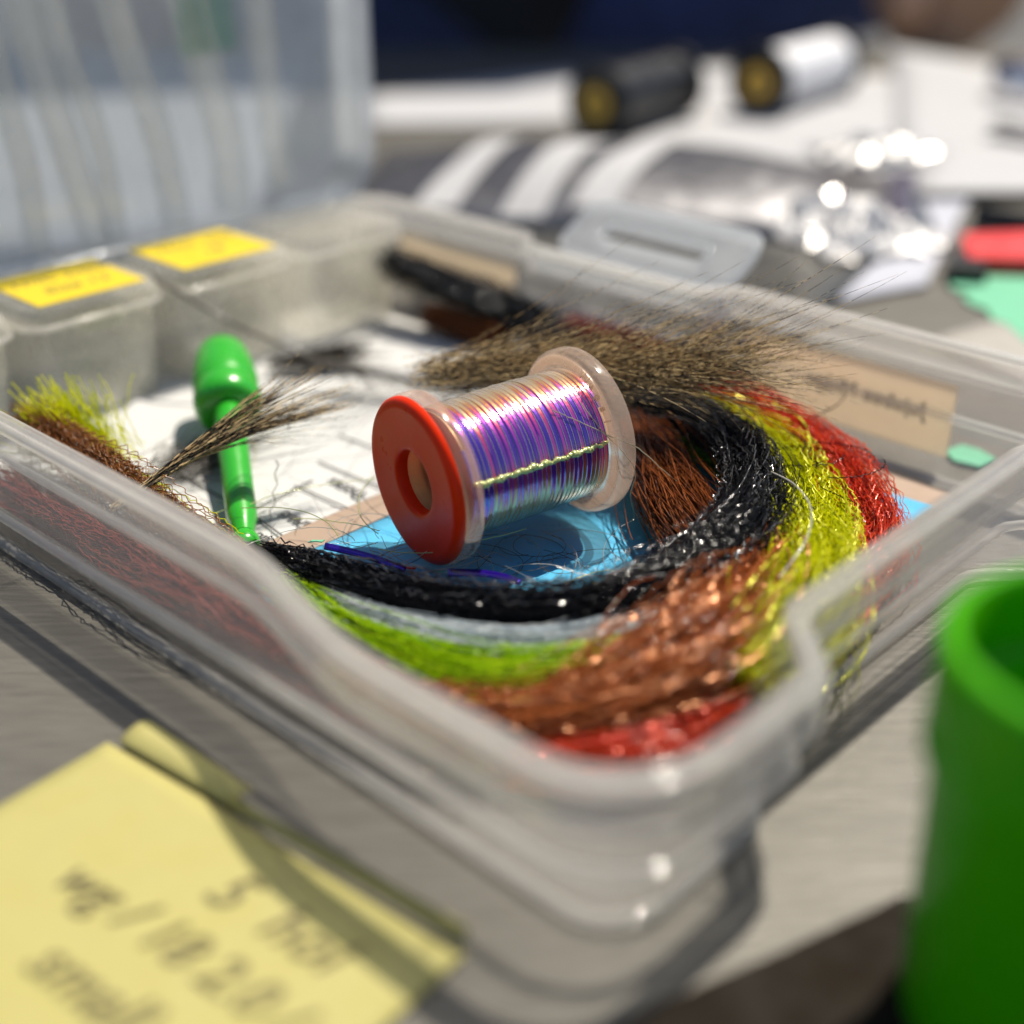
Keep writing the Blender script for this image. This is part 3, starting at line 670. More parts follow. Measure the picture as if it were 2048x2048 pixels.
make("fibre_bundle", [(440, 1036, 4, 1.44), (540, 1062, 5, 1.87), (660, 1098, 6, 2.09), (790, 1132, 7, 2.16), (920, 1150, 8, 2.16), (1060, 1150, 9, 2.30), (1190, 1120, 10, 2.74), (1310, 1070, 11, 3.17), (1395, 1000, 12, 3.31), (1425, 920, 12, 3.17), (1400, 850, 12, 2.88), (1330, 795, 11, 2.74), (1230, 760, 9, 2.59), (1100, 700, 7, 2.45), (985, 595, 9, 2.6), (850, 540, 12, 2.6), (705, 482, 14, 2.6)],
     480, 0.075, BLACKF, "black sparkling fibre bundle swirling round beneath the spool", glint=80, gm=GB, crinkle=0.5, wl=2.6, step=1.2, stray=0.26, endvar=0.06)
make("fibre_bundle", [(1190, 760, 5, 3.36), (1300, 790, 6, 3.81), (1410, 830, 7, 3.81), (1490, 900, 8, 4.03), (1530, 990, 9, 4.48), (1535, 1080, 9, 4.70), (1510, 1170, 9, 4.70), (1460, 1250, 8, 4.48), (1390, 1300, 7, 3.81)],
     560, 0.075, LIMEF, "bright yellow lime flash bundle bending along the right wall", glint=60, gm=GL, crinkle=0.35, wl=2.0, step=1.0, endvar=0.12, stray=0.05)
make("fibre_bundle", [(520, 1085, 4, 1.8), (640, 1172, 5, 2.2), (760, 1232, 6, 2.6), (900, 1272, 6.5, 2.9), (1050, 1274, 7, 2.9), (1180, 1248, 7, 2.5), (1300, 1200, 6, 2.2)],
     300, 0.09, GREENF, "soft green lime bundle inside the near wall, below the black one", crinkle=0.2, wl=3, step=1.2)
make("fibre_bundle", [(560, 1105, 4, 1.2), (690, 1165, 6, 1.8), (830, 1205, 7, 2.2), (980, 1222, 7.5, 2.3), (1120, 1205, 8, 2.2), (1250, 1155, 8.5, 1.8), (1340, 1090, 8, 1.4)],
     230, 0.07, PEARLF, "thin pearly grey strands between the black and green bundles", crinkle=0.15, wl=3, step=1.2)
make("fibre_bundle", [(720, 1310, 4, 1.4), (840, 1338, 5, 1.9), (980, 1352, 5.5, 2.7), (1110, 1325, 6.5, 3.8), (1230, 1265, 8, 4.8), (1330, 1200, 9, 5.0), (1400, 1120, 9, 4.4), (1430, 1040, 8, 3.6), (1440, 970, 6, 3.0)],
     620, 0.08, RUSTF, "copper brown glittering bundle sweeping across the near corner", glint=110, gm=GR, crinkle=0.4, wl=2.4, step=1.25, endvar=0.1)
make("fibre_bundle", [(930, 1432, 3, 2.0), (1060, 1436, 3.5, 2.6), (1180, 1425, 4, 2.8), (1300, 1390, 4, 2.6), (1420, 1310, 4, 2.6), (1520, 1215, 4, 2.8), (1600, 1120, 5, 3.2), (1640, 1020, 6, 4.2), (1600, 925, 7, 4.4), (1520, 845, 8, 4.0), (1420, 775, 8, 3.4), (1310, 715, 8, 3.0), (1180, 650, 7, 2.6), (1060, 610, 5, 2.4)],
     480, 0.08, REDF, "red flash bundle following the outer edge round the corner", glint=40, gm=GD, crinkle=0.38, wl=2.2, step=1.3, endvar=0.08)
make("fibre_bundle", [(1195, 790, 8, 2.6), (1230, 850, 9, 4.0), (1270, 930, 9, 5.0), (1320, 1010, 8, 5.4), (1370, 1070, 6, 5.0)],
     420, 0.075, BROWNF, "dark rust straight hair fanning out right of the spool", crinkle=0.03, wl=6, step=1.2, endvar=0.25, drift=0.25)
make("fibre_bundle", [(1180, 800, 3, 2.0), (1280, 830, 3.4, 2.2), (1370, 880, 3.6, 2.2), (1430, 960, 3.8, 2.0), (1470, 1060, 4, 2.0), (1480, 1150, 4, 1.6)],
     130, 0.10, GREENF, "green strands showing beneath the black bundle on the right", crinkle=0.3, wl=2.2)
make("fibre_bundle", [(1440, 860, 4, 1.5), (1530, 920, 4, 2.0), (1575, 1000, 4, 2.4), (1575, 1090, 4, 2.4), (1540, 1180, 4, 2.0)],
     110, 0.09, PURPLEF, "bluish violet strands between the lime and red bundles", crinkle=0.35, wl=2.2)
make("fibre_bundle", [(800, 590, 5, 2.0), (880, 610, 5, 2.8), (960, 640, 5, 2.6)], 220, 0.09, BROWNF, "short rust brown fibre end beyond the barred tail hair", crinkle=0.2, wl=3)
def uvrows(rows): return [uv(a, b, c) + (r,) for a, b, c, r in rows]
Q = bundle(uvrows([(139, 20, 12, 2.4), (124, 19, 12.5, 2.6), (111, 18.5, 11.5, 2.6), (99, 18.5, 9.5, 2.6), (88, 20, 7, 2.4), (78, 21, 5, 2.0)]), 260, crinkle=0.55, wl=2.6, step=0.5, endvar=0.15, stray=0.15)
ob_ = tag(link("fibre_bundle", tubes(Q, 0.07), fibre_mat("light_brown_fibre", [(0.16, 0.05, 0.012), (0.30, 0.11, 0.03), (0.42, 0.18, 0.05)], 0.25, 0.5, 0, 0.35, coat=0)), "crinkled brown fibres lying along the left part of the near wall", "fibre bundle")
Q = bundle(uvrows([(134, 13, 5, 3.2), (110, 13.2, 5.5, 3.4), (85, 13.5, 5.5, 3.4), (62, 13.6, 5, 3.2), (44, 14.6, 5, 3.0), (30, 17, 5, 3.0)]), 330, crinkle=0.3, wl=3, step=1.3, endvar=0.08)
tag(link("fibre_bundle", tubes(Q, 0.11), MAROONF), "maroon bundle pressed low behind the near wall, seen through it", "fibre bundle")
Q = bundle(uvrows([(130, 21, 10, 2.2), (111, 20.5, 9.5, 2.4), (98, 20.5, 7.5, 2.4), (84, 22, 5, 2.0)]), 70, crinkle=0.3, wl=2.6, step=1.0, endvar=0.2)
ls_ = link("lime_strands", tubes(Q, 0.09), LIMEF, ob_); ls_["kind"] = "stuff"
# lime tuft at the far left
b0 = np.array(uv(124, 25, 8)); n_ = 420
d = rng.normal(0, 0.35, (n_, 3)) + np.array([-0.75, 0.30, 0.55]); d /= np.linalg.norm(d, axis=1, keepdims=True)
tq = np.linspace(0, 1, 12)[None, :, None]
P_ = b0 + rng.normal(0, 1.6, (n_, 1, 3)) * [1.6, 1, 0.5] + d[:, None] * tq * rng.uniform(6, 14, (n_, 1, 1)) + rng.normal(0, 0.08, (n_, 12, 3))
P_[..., 2] = np.maximum(P_[..., 2], 2.4)
tag(link("fibre_tuft", tubes(P_, 0.09), LIMEF), "bright yellow lime tuft poking up behind the near wall at far left", "fibre tuft")
# a few glittering flat tinsels among the black fibres
Q = bundle(px([(640, 1110, 9, 2.2), (790, 1140, 10, 2.2), (920, 1155, 11, 2.2), (1060, 1150, 12, 2.6), (1190, 1115, 13.5, 3.0), (1310, 1062, 15, 3.4), (1395, 990, 15.5, 3.4), (1420, 920, 15, 3.0)]), 10, crinkle=0.5, wl=2.4, step=0.8, endvar=0.3)

# ---------------------------------------------------------------- barred hair tails and tufts
BARRED = fibre_mat("barred_tail_hair", [(0.68, 0.50, 0.25), (0.80, 0.64, 0.36), (0.56, 0.38, 0.17)], 0.38, 0.5, 0, 0.3, bars=((0.018, 0.013, 0.010), 1.5), coat=0)
DARKH = fibre_mat("dark_hair", [(0.02, 0.016, 0.012), (0.07, 0.055, 0.04)], 0.4, 0.5, 0, 0.1)
def hairs(roots, dirs, length, sag, ns=14, wob=0.15):
    n = len(roots); t = np.linspace(0, 1, ns)[None, :, None]
    P = roots[:, None] + dirs[:, None] * t * length[:, None, None] + np.asarray(sag)[:, None] * t ** 2
    return P + rng.normal(0, wob, (n, 1, 3)) * np.sin(t * 3.1)
n_ = 1300
ca, cb = np.array(atY(785, 708, 199)), np.array(atY(1320, 700, 189))
s_ = rng.random(n_) ** 1.25
roots = ca + (cb - ca) * s_[:, None] + rng.normal(0, 1, (n_, 3)) * [1.2, 1.8, 1.3]
fwd = (cb - ca) / np.linalg.norm(cb - ca)
el_ = rng.normal(0.08, 0.17, n_); azj = rng.normal(0, 0.22, n_)
dirs = fwd[None] + np.stack([np.zeros(n_), azj * 1.2, el_], 1); dirs /= np.linalg.norm(dirs, axis=1, keepdims=True)
ln_ = rng.uniform(9, 26, n_)
sag = np.stack([np.zeros(n_), -rng.random(n_) * 2.0, rng.normal(0, 3.0, n_)], 1)
big = rng.random(n_) < 0.06
ln_[big] = rng.uniform(22, 42, big.sum()); dirs[big] = fwd + np.stack([np.zeros(big.sum()), rng.normal(0, .1, big.sum()), rng.uniform(0.10, 0.50, big.sum())], 1); dirs[big] /= np.linalg.norm(dirs[big], axis=1, keepdims=True)
ln_[big] *= np.clip(1.15 - s_[big] * 0.35, 0.5, 1.2)
HP = hairs(roots, dirs, ln_, sag)
HP[..., 2] = np.maximum(HP[..., 2], 2.5)
tp = (1 - 0.75 * np.linspace(0, 1, 14) ** 2)[None]
tag(link("hair_tail", tubes(HP, 0.062, taper=tp), BARRED), "barred tan and black tail hair fanning out behind the spool", "hair tail")
# the smaller stemmed tuft crossing the green tool
ra, rb = np.array(uv(101, 13.5, 11)), np.array(atY(400, 815, 179))
tipc = np.array(atY(640, 745, 189))
n_ = 190; rnd_ = rng.random((n_, 1))
ctrl = []
tq = np.linspace(0, 1, 22)[None, :, None]
sp_ = np.concatenate([np.zeros((n_, 2)), rng.normal(0, 1, (n_, 1))], 1) 
fan = rng.normal(0, 1, (n_, 3)) * [1.5, 2.5, 2.6] + np.array([0, 0, 0.6]); fan[: n_ // 3] = np.array([1.0, 0, -1.6]) + rng.normal(0, 0.5, (n_ // 3, 3)); fan[n_ // 3: n_ // 2] = np.array([-2.5, 0, 4.2]) + rng.normal(0, 0.5, (n_ // 2 - n_ // 3, 3))
base = ra + rng.normal(0, 0.22, (n_, 1, 3))
mid = rb + rng.normal(0, 0.45, (n_, 1, 3))
end = rb + (tipc - rb) * rng.uniform(0.55, 1.08, (n_, 1, 1)) + fan[:, None]
P_ = (1 - tq) ** 2 * base + 2 * tq * (1 - tq) * mid + tq ** 2 * end
tp2 = (1 - 0.7 * np.linspace(0, 1, 22) ** 2)[None]
tag(link("hair_tuft", tubes(P_, 0.085, taper=tp2), BARRED), "small tuft of barred tan hair leaning from the near wall across the green tool", "hair tuft")
# dark hair clump and feather stem on the form
n_ = 160; a, b = np.array(at(500, 690, 4)), np.array(at(640, 668, 5))
roots = a + (b - a) * rng.random((n_, 1)) * 0.5 + rng.normal(0, 0.9, (n_, 3)) * [1, 1.4, 0.6]
dirs = np.tile((b - a) / np.linalg.norm(b - a), (n_, 1)) + rng.normal(0, 0.12, (n_, 3))
P_ = hairs(roots, dirs, rng.uniform(8, 16, n_), rng.normal(0, 0.8, (n_, 3))); P_[..., 2] = np.maximum(P_[..., 2], 2.5)
tag(link("hair_clump", tubes(P_, 0.08), DARKH), "small dark grey hair clump on the white form beyond the green tool", "hair clump")
n_ = 150; a, b = np.array(at(330, 880, 4)), np.array(at(400, 850, 4))
roots = a + rng.normal(0, 1.6, (n_, 3)) * [1.6, 1.6, 0.4]
dirs = np.tile((b - a) / np.linalg.norm(b - a), (n_, 1)) + rng.normal(0, 0.35, (n_, 3)) * [1, 1, 0.2]
P_ = hairs(roots, dirs, rng.uniform(6, 15, n_), rng.normal(0, 0.8, (n_, 3))); P_[..., 2] = np.maximum(P_[..., 2], 2.5)
tag(link("hair_clump", tubes(P_, 0.07), DARKH), "small dark hair clump left of the green tool shaft", "hair clump")
st = px([(285, 520, 21, 1), (350, 560, 19, 1), (440, 610, 15, 1), (540, 655, 10, 1), (640, 690, 7, 1), (760, 715, 6, 1), (860, 725, 5, 1)])
Cn, _ = spline(st, 1); fe = empty("feather", tuple(Cn[len(Cn) // 2, :3])); tag(fe, "long thin dark quill running from the bins down behind the spool", "feather")
q_ = link("quill", tubes([Cn[:, :3]], np.linspace(0.42, 0.2, len(Cn))[None], sides=6), DARKH, fe); q_.matrix_parent_inverse = Matrix.Translation(fe.location).inverted()
k_ = rng.integers(int(len(Cn) * 0.55), len(Cn) - 1, 240); T_ = np.gradient(Cn[:, :3], axis=0)[k_]; T_ /= np.linalg.norm(T_, axis=1, keepdims=True)
sd = np.cross(T_, [0, 0, 1.0]) * np.where(rng.random((240, 1)) < 0.5, 1, -1)
P_ = hairs(Cn[k_, :3], T_ * 0.9 + sd * 0.5 + rng.normal(0, 0.12, (240, 3)), rng.uniform(3, 8, 240), rng.normal(0, 0.5, (240, 3))); P_[..., 2] = np.maximum(P_[..., 2], 2.4)
br = link("barbs", tubes(P_, 0.05), DARKH, fe); br.matrix_parent_inverse = Matrix.Translation(fe.location).inverted()
# stray hairs over the form
n_ = 70; src = np.array(at(770, 720, 6))
tgt = np.array([at(rng.uniform(300, 720), rng.uniform(780, 960), 3.5) for _ in range(n_)])
roots = src + rng.normal(0, 1, (n_, 3)) * [4, 4, 0.8]; roots[: n_ // 2] = tgt[: n_ // 2] + rng.normal(0, 1, (n_ // 2, 3)) * [14, 9, 0.5]
vec = tgt - roots; ln_ = np.linalg.norm(vec, axis=1); 
P_ = hairs(roots, vec / ln_[:, None], np.minimum(ln_ * rng.uniform(0.5, 1, n_), 40), rng.normal(0, 2.5, (n_, 3)) * [1, 1, 0.4], ns=20); P_[..., 2] = np.clip(P_[..., 2], 2.6, 9)
tag(link("stray_hairs", tubes(P_, 0.036), DARKH), "stray fine dark hairs strewn over the white form", "hair", kind="stuff")
# curly clear and lime filaments around the spool foot
def curls(n, areas, zr, turn, length, ns=60):
    out = []
    for i in range(n):
        x0, x1, y0, y1 = areas[i % len(areas)]
        p_ = np.array(at(rng.uniform(x0, x1), rng.uniform(y0, y1), rng.uniform(*zr)))
        a = rng.random() * 6.28; ka = rng.normal(0, turn); pts = []; st_ = length * rng.uniform(0.6, 1.3) / ns; zt = rng.uniform(*zr)
        for k in range(ns):
            pts.append(p_.copy()); ka += rng.normal(0, turn * 0.25); ka = np.clip(ka, -3 * turn, 3 * turn); a += ka * st_
            p_ = p_ + st_ * np.array([math.cos(a), math.sin(a), 0]); p_[2] += (zt - p_[2]) * 0.03 + rng.normal(0, 0.02)
        out.append(pts)
    return np.array(out)
CLEARF = fibre_mat("clear_filament", [(0.5, 0.5, 0.48), (0.65, 0.63, 0.58), (0.42, 0.40, 0.40)], 0.2, 0.9, 0, 0.4)
tag(link("loose_filaments", tubes(curls(44, [(660, 780, 1010, 1075), (860, 1240, 985, 1110)], (3.0, 7.0), 0.07, 24), 0.055), CLEARF), "tangle of fine pale filaments on the blue card by the spool", "filament", kind="stuff")
tag(link("loose_filaments", tubes(curls(11, [(400, 520, 930, 1050), (640, 730, 1000, 1070), (1180, 1240, 980, 1120)], (4.0, 9.0), 0.06, 26), 0.075), LIMEGLOW), "loose lime threads over the form and the foot of the green tool", "thread", kind="stuff")
tag(link("loose_filaments", tubes(curls(14, [(880, 1100, 990, 1060)], (3.2, 5.0), 0.12, 24), 0.05), DARKH), "fine dark curled hairs in the shade beneath the spool", "hair", kind="stuff")
Q = curls(12, [(1420, 1580, 760, 960)], (11, 14), 0.10, 11); Q += np.arcsin(np.sin(np.linspace(0, 70, 60)))[None, :, None] * rng.normal(0, 0.10, (12, 1, 3))
tag(link("loose_filaments", tubes(Q, 0.085), BLACKF), "stray crinkled black flash strands over the lime and red bundles", "filament", kind="stuff")
wv = px([(1455, 890, 15, 1), (1500, 915, 16, 1), (1530, 960, 16, 1), (1520, 1020, 15, 1), (1470, 1090, 13, 1)]); Cn, _ = spline(wv, 0.6)
tag(link("loose_thread", tubes([Cn[:, :3]], 0.11, sides=5), CLEARF), "single pale thread curving across the lime bundle", "thread")
# wavy black single hairs by the stemmed tuft
for pts, lab in ((((563, 742, 189), (553, 752, 188), (556, 768, 188), (545, 785, 187), (544, 800, 187), (540, 812, 187)), "short wavy black hair caught in the tan tuft"), (((520, 868, 184), (522, 890, 183), (519, 920, 182), (516, 950, 181), (506, 985, 178)), "kinked black hair hanging below the tan tuft")):
    Cn, sarc = spline([atY(*q) for q in pts], 0.35); Cn[:, 0] += 0.22 * np.arcsin(np.sin(sarc * 2.2))
    tag(link("single_hair", tubes([Cn], 0.075, sides=5), DARKH), lab, "hair")
# violet tinsel strips on the blue card
VIOLET = mat("violet_tinsel", (0.035, 0.01, 0.38), 0.18, 0.75, var=0.3, scale=500, coat=0.5)
for pts, lab in ((((612, 1030), (660, 1040), (715, 1056), (765, 1075)), "violet tinsel strip left of the spool foot"), (((845, 1080), (900, 1081), (945, 1087), (982, 1099)), "violet tinsel strip right of the spool foot")):
    Cn, _ = spline([at(x, y, 6.4) for x, y in pts], 0.5)
    d = np.gradient(Cn, axis=0); d /= np.linalg.norm(d, axis=1, keepdims=True); sd = np.cross(d, [0, -0.8, 0.6])
    L_ = [[tuple(c - s * 0.5), tuple(c + s * 0.5), tuple(c + s * 0.5 + np.array((0, 0, -0.06))), tuple(c - s * 0.5 + np.array((0, 0, -0.06)))] for c, s in zip(Cn, sd)]
    tag(link("tinsel_strip", loft(L_), VIOLET), lab, "tinsel")
TEAL = mat("teal_flake", (0.05, 0.5, 0.42), 0.25, 0.5); 
for x, y, m_, lab in ((825, 1080, TEAL, "teal tinsel flake beside the violet strip"), (596, 1022, GREENPRINT, "pale green tinsel flake at the tip of the left violet strip"), (770, 1073, RED, "tiny red flake at the end of the left violet strip")):
    c = at(x, y, 5.4); P = [(c[0] + dx, c[1] + dy) for dx, dy in ((-1.1, -0.3), (-0.4, 0.35), (0.5, 0.2), (1.2, 0.4), (0.9, -0.3), (0, -0.1))]
    tag(link("flake", slab(P, c[2], c[2] + 0.15), m_, smooth=False), lab, "flake")
STRAW = mat("straw_piece", (0.5, 0.38, 0.14), 0.4)
Cn, _ = spline([at(x, y, 4.5) for x, y in ((1118, 1098), (1150, 1112), (1185, 1122))], 0.5)
tag(link("straw_bit", tubes([Cn], np.linspace(0.15, 0.42, len(Cn))[None], sides=6), STRAW), "short golden straw bit on the sunlit blue card", "straw")

# ---------------------------------------------------------------- yellow sticky note
note = empty("sticky_note", at(470, 1680, 0.4)); tag(note, "large yellow sticky note with blurred pencil writing, on the table by the near wall", "sticky note")
def pn(o): bpy.context.view_layer.update(); o.parent = note; o.matrix_parent_inverse = Matrix.Translation(note.location).inverted(); return o
n0, n1 = np.array(at(203, 1402, 0.5)), np.array(at(880, 1800, 0.5))
ex = (n1 - n0); LN = np.linalg.norm(ex); ex /= LN; ey = np.array((ex[1], -ex[0], 0)); ey = ey if ey[1] < 0 else -ey
c3, c4 = n1 + ey * 51, n0 + ey * 51
pn(link("sheet", sheet([n0, n1, c3, c4], 0.14, 24, 24, lambda s, t: 1.0 * t * t * (0.4 + 0.6 * s)), NOTE))
f0, f1 = n0 + ex * 1.5 - ey * 0.5, n0 + ex * 20.5 - ey * 0.6
pn(link("folded_tab", sheet([f0 + [0, 0, 0.35], f1 + [0, 0, 0.35], f1 - ey * 3.0 + [0, 0, 0.9], f0 - ey * 4.4 + [0, 0, 0.9]], 0.14, 10, 10, lambda s, t: 0.75 * math.sin(t * 3.14) ** 0.7), NOTE))
g0, g1 = n0 + ex * 20 - ey * 0.3, n1 - ex * 0.3 - ey * 0.3
pn(link("rim_shade_strip", sheet([g0 + [0, 0, 0.7], g1 + [0, 0, 0.7], g1 - ey * 0.4 + [0, 0, 2.6], g0 - ey * 0.4 + [0, 0, 1.8]], 0.14, 10, 4), NOTE))  # upturned strip, shaped to go dark in place of the rim's shadow
for txt, x_, y_, size, shr in (("5  hol", 520, 1735, 7.2, 0.3), ("wg / 18 2.0 / nov", 400, 1830, 6.4, 0.3), ("small", 165, 1865, 7.0, 0.3)):
    o = link("handwriting", text_mesh(txt, size, 0.05, shr, 0.03), PENCIL, smooth=False)
    p_ = np.array(at(x_, y_, 0.8)); q_ = p_ - n0; t = q_.dot(ey) / 51; s_ = q_.dot(ex) / LN
    place(o, (p_[0], p_[1], 0.5 + 1.0 * t * t * (0.4 + 0.6 * s_) + 0.32), tuple(ex), tuple(-ey)); pn(o)

# ---------------------------------------------------------------- green cup
cup = empty("green_cup", (46.5, 86.5, 0.9)); tag(cup, "open bright green plastic cup standing right of the box", "cup")
CR = 13.9
o = link("wall", lathe([(0.2, 11.6), (1.0, 12.2), (25.6, 12.9), (26.4, 13.1), (26.9, CR - 0.2), (27.6, CR), (36.8, CR), (38.0, CR - 0.25), (38.4, CR - 0.8), (38.3, CR - 1.5), (37.6, CR - 1.9), (31.6, CR - 2.0), (31.0, CR - 3.2), (30.4, CR - 3.4), (3.2, 10.0), (2.4, 9.4)], 96, 'z'), CUPGREEN, cup); sharp(o, 50)

BROWNSLAB = mat("dark_brown_matte", (0.013, 0.0095, 0.006), 0.85, var=0.4, scale=120, bump=0.4, bscale=700, spec=0.12)
mp_ = [at(x, y, 0.8)[:2] for x, y in ((1120, 1960), (1240, 1896), (1340, 1850), (1480, 1792), (1580, 1745), (1650, 1715), (1695, 1690))] + [(62, 104), (110, 70), (90, 20), (0, 40)]  # outline of a thin dark brown slab
tag(link("dark_brown_slab", slab(mp_, 0.05, 0.8), BROWNSLAB, smooth=False), "thin dark brown slab in the lower right corner under the green cup", "mat")
# ================================================================== background on the table
def paper(corners, label, m=PAPERBG, z=0.3, th=0.25, lift=None):
    P = [(x, y, z) for x, y in corners]
    return tag(link("paper_sheet", sheet(P, th, 10, 10, lift), m), label, "paper", "papers on the far part of the table")
paper([(-300, 325), (-65, 325), (-92, 640), (-330, 640)], "pale grey sheet added behind the standing lid to brighten it", mat("added_pale_grey_sheet", (0.34, 0.35, 0.36), 0.7, var=0.15, scale=9), z=0.3)  # added sheet, brightens the lid standing in front of it
paper([(-50, 476), (22, 480), (25, 585), (-56, 532)], "white sheet lying left of the black reel", z=0.4)
paper([(30, 425), (125, 400), (172, 560), (66, 590)], "white sheet under the silver reel", z=0.6, lift=lambda s, t: 1.5 * t)
paper([(120, 430), (185, 360), (260, 470), (170, 640)], "long white sheet slanting to the right edge beyond the pouch", z=1.2, lift=lambda s, t: 2.0 * s * t + 1)
paper([(107, 372), (200, 372), (230, 430), (128, 425)], "bright white sheet right of the crumpled film", z=3.0)
paper([(70, 284), (93, 296), (132, 388), (102, 392)], "narrow lavender grey sheet right of the pouch", GREYPAPER, z=0.9)
pk = empty("foil_pouch", (25, 388, 0)); tag(pk, "puffy silver grey film pouch with three white labels behind the box", "pouch")
ax_, ay_ = np.array((0.985, -0.17, 0)), np.array((0.10, 0.99, 0))
def pouchz(s, t): return 13.0 * (max(0, math.sin(math.pi * s)) ** 0.55) * (max(0, math.sin(math.pi * t)) ** 0.6) + 0.8 * math.sin(s * 17 + t * 5)* math.sin(math.pi*t)
def pouchpt(s, t, z=0.0):
    p_ = np.array((-48, 352, 0.6)) + ax_ * 158 * s + ay_ * (86 - 12 * s) * t
    return (p_[0], p_[1], 0.6 + pouchz(s, t) + z)
NXp, NYp = 40, 26
V = [pouchpt(i / NXp, j / NYp) for j in range(NYp + 1) for i in range(NXp + 1)]; nb_ = len(V)
V += [(x, y, 0.35) for x, y, z in V]
F = []
for j in range(NYp):
    for i in range(NXp):
        k = j * (NXp + 1) + i; F += [(k, k + 1, k + NXp + 2, k + NXp + 1), (nb_ + k, nb_ + k + NXp + 1, nb_ + k + NXp + 2, nb_ + k + 1)]
edge = list(range(NXp + 1)) + [j * (NXp + 1) + NXp for j in range(1, NYp + 1)] + [NYp * (NXp + 1) + i for i in range(NXp - 1, -1, -1)] + [j * (NXp + 1) for j in range(NYp - 1, 0, -1)]
for i in range(len(edge)): F.append((edge[(i + 1) % len(edge)], edge[i], nb_ + edge[i], nb_ + edge[(i + 1) % len(edge)]))
def pp(o): o.parent = pk; o.matrix_parent_inverse = Matrix.Translation(pk.location).inverted(); return o
pp(link("film", mesh(V, F), POUCH))
for (s0, t0, s1, t1, wd_) in ((0.14, 0.05, 0.24, 0.80, 0.072), (0.285, 0.02, 0.40, 0.76, 0.072), (0.40, 0.06, 0.52, 0.76, 0.072)):
    top, bot = [], []
    for j in range(9):
        for i in range(5):
            t = t0 + (t1 - t0) * j / 8; s = s0 + (s1 - s0) * j / 8 + wd_ * i / 4
            top.append(pouchpt(s, t, 0.7)); bot.append(pouchpt(s, t, 0.45))
    F = []
    for j in range(8):
        for i in range(4):
            k = j * 5 + i; F += [(k, k + 1, k + 6, k + 5), (45 + k, 45 + k + 5, 45 + k + 6, 45 + k + 1)]
    pp(link("label_sticker", mesh(top + bot, F), PAPERBG))
# crumpled bright end of another wrapper
def crumple(name, cx_, cy_, w_, h_, zt, seed, label, rot):
    r_ = np.random.default_rng(seed); n = 15; V = []; F = []
    for j in range(n):
        for i in range(n):
            s, t = i / (n - 1) - 0.5, j / (n - 1) - 0.5
            x, y = w_ * s + r_.normal(0, 1.0), h_ * t + r_.normal(0, 1.0)
            z = 1.2 + zt * max(0, 1 - (2 * s) ** 2) * max(0, 1 - (2 * t) ** 2) * r_.uniform(0.45, 1.1) + r_.uniform(0, 1.6)
            V.append((x, y, z))
    N_ = len(V); V += [(x, y, z - 0.3) for x, y, z in V]
    for j in range(n - 1):
        for i in range(n - 1):
            k = j * n + i; F += [(k, k + 1, k + n + 1, k + n), (N_ + k, N_ + k + n, N_ + k + n + 1, N_ + k + 1)]
    o = link(name, mesh(V, F), FOIL, smooth=False); o.location = (cx_ * MM, cy_ * MM, 0.0005); o.rotation_euler = (0, 0, rot)
    return tag(o, label, "wrapper")
crumple("crumpled_wrapper", 82, 337, 34, 46, 9, 3, "crumpled bright silver wrapper at the right end of the pouch", 0.5)
crumple("crumpled_wrapper", 112, 426, 36, 26, 5, 5, "crumpled clear film lying on the white papers", 0.2)
tag(link("shade_sheet", sheet([(-22, 268, 0.3), (52, 250, 0.3), (88, 318, 0.3), (-20, 356, 0.3)], 0.2, 12, 12, lambda s, t: 0.8 * math.sin(7 * s + 3 * t) + 0.9), mat("dull_grey_shade", (0.07, 0.068, 0.06), 0.35, 0.3)), "dull dark grey sheet standing in for shade on the table between the pouch and the box", "film")  # added sheet, its dark colour stands in for the pouch's shadow
dk = tag(link("dark_strip", sheet([(93, 333, 5), (99, 333, 5), (113, 382, 6), (105, 382, 6)], 0.4, 4, 6), mat("dark_violet_strip", (0.05, 0.045, 0.08), 0.4)), "dark violet strip right of the silver wrapper", "strip")
tag(link("dark_strip", sheet([(152, 446, 6), (170, 425, 6), (176, 430, 6), (160, 456, 6)], 0.4, 4, 6), BLACKPL), "black strip lying on the white papers at right", "strip")
def reel(x0, y0, x1, y1, zc, fr, br_, bodym, label):
    d = Vector((x1 - x0, y1 - y0, 0)); L = d.length
    e = empty("line_reel", (x0, y0, zc), (0, 0, math.atan2(d.y, d.x))); tag(e, label, "reel")
    o = link("flange", lathe([(0, 4), (0, fr - 0.8), (0.8, fr), (2.4, fr), (3.2, fr - 0.8), (3.2, 4)], 48, closed=True), BLACKPL, e); sharp(o)
    o = link("flange", lathe([(L - 3.2, 4), (L - 3.2, fr - 0.8), (L - 2.4, fr), (L - 0.8, fr), (L, fr - 0.8), (L, 4)], 48, closed=True), BLACKPL, e); sharp(o)
    o = link("wound_line", lathe([(3.25, 4), (3.25, br_ - 0.4), (4.0, br_)] + [(4 + (L - 8) * i / 18, br_ + 0.12 * (i % 2)) for i in range(1, 18)] + [(L - 4, br_), (L - 3.25, br_ - 0.4), (L - 3.25, 4)], 48, closed=True), bodym, e); sharp(o)
    o = link("end_sticker", lathe([(-0.35, 2.0), (-0.35, fr * 0.46), (-0.05, fr * 0.46), (-0.05, 2.0)], 40, closed=True), GOLD, e); sharp(o)
    return e
reel(27, 450, 57, 490, 12.3, 12.1, 10.0, BLACKPL, "black reel with a gold end sticker behind the pouch")
reel(85, 488, 121, 533, 12.6, 12.3, 10.2, WHITEPL, "white reel with black flanges and gold end sticker at the back")
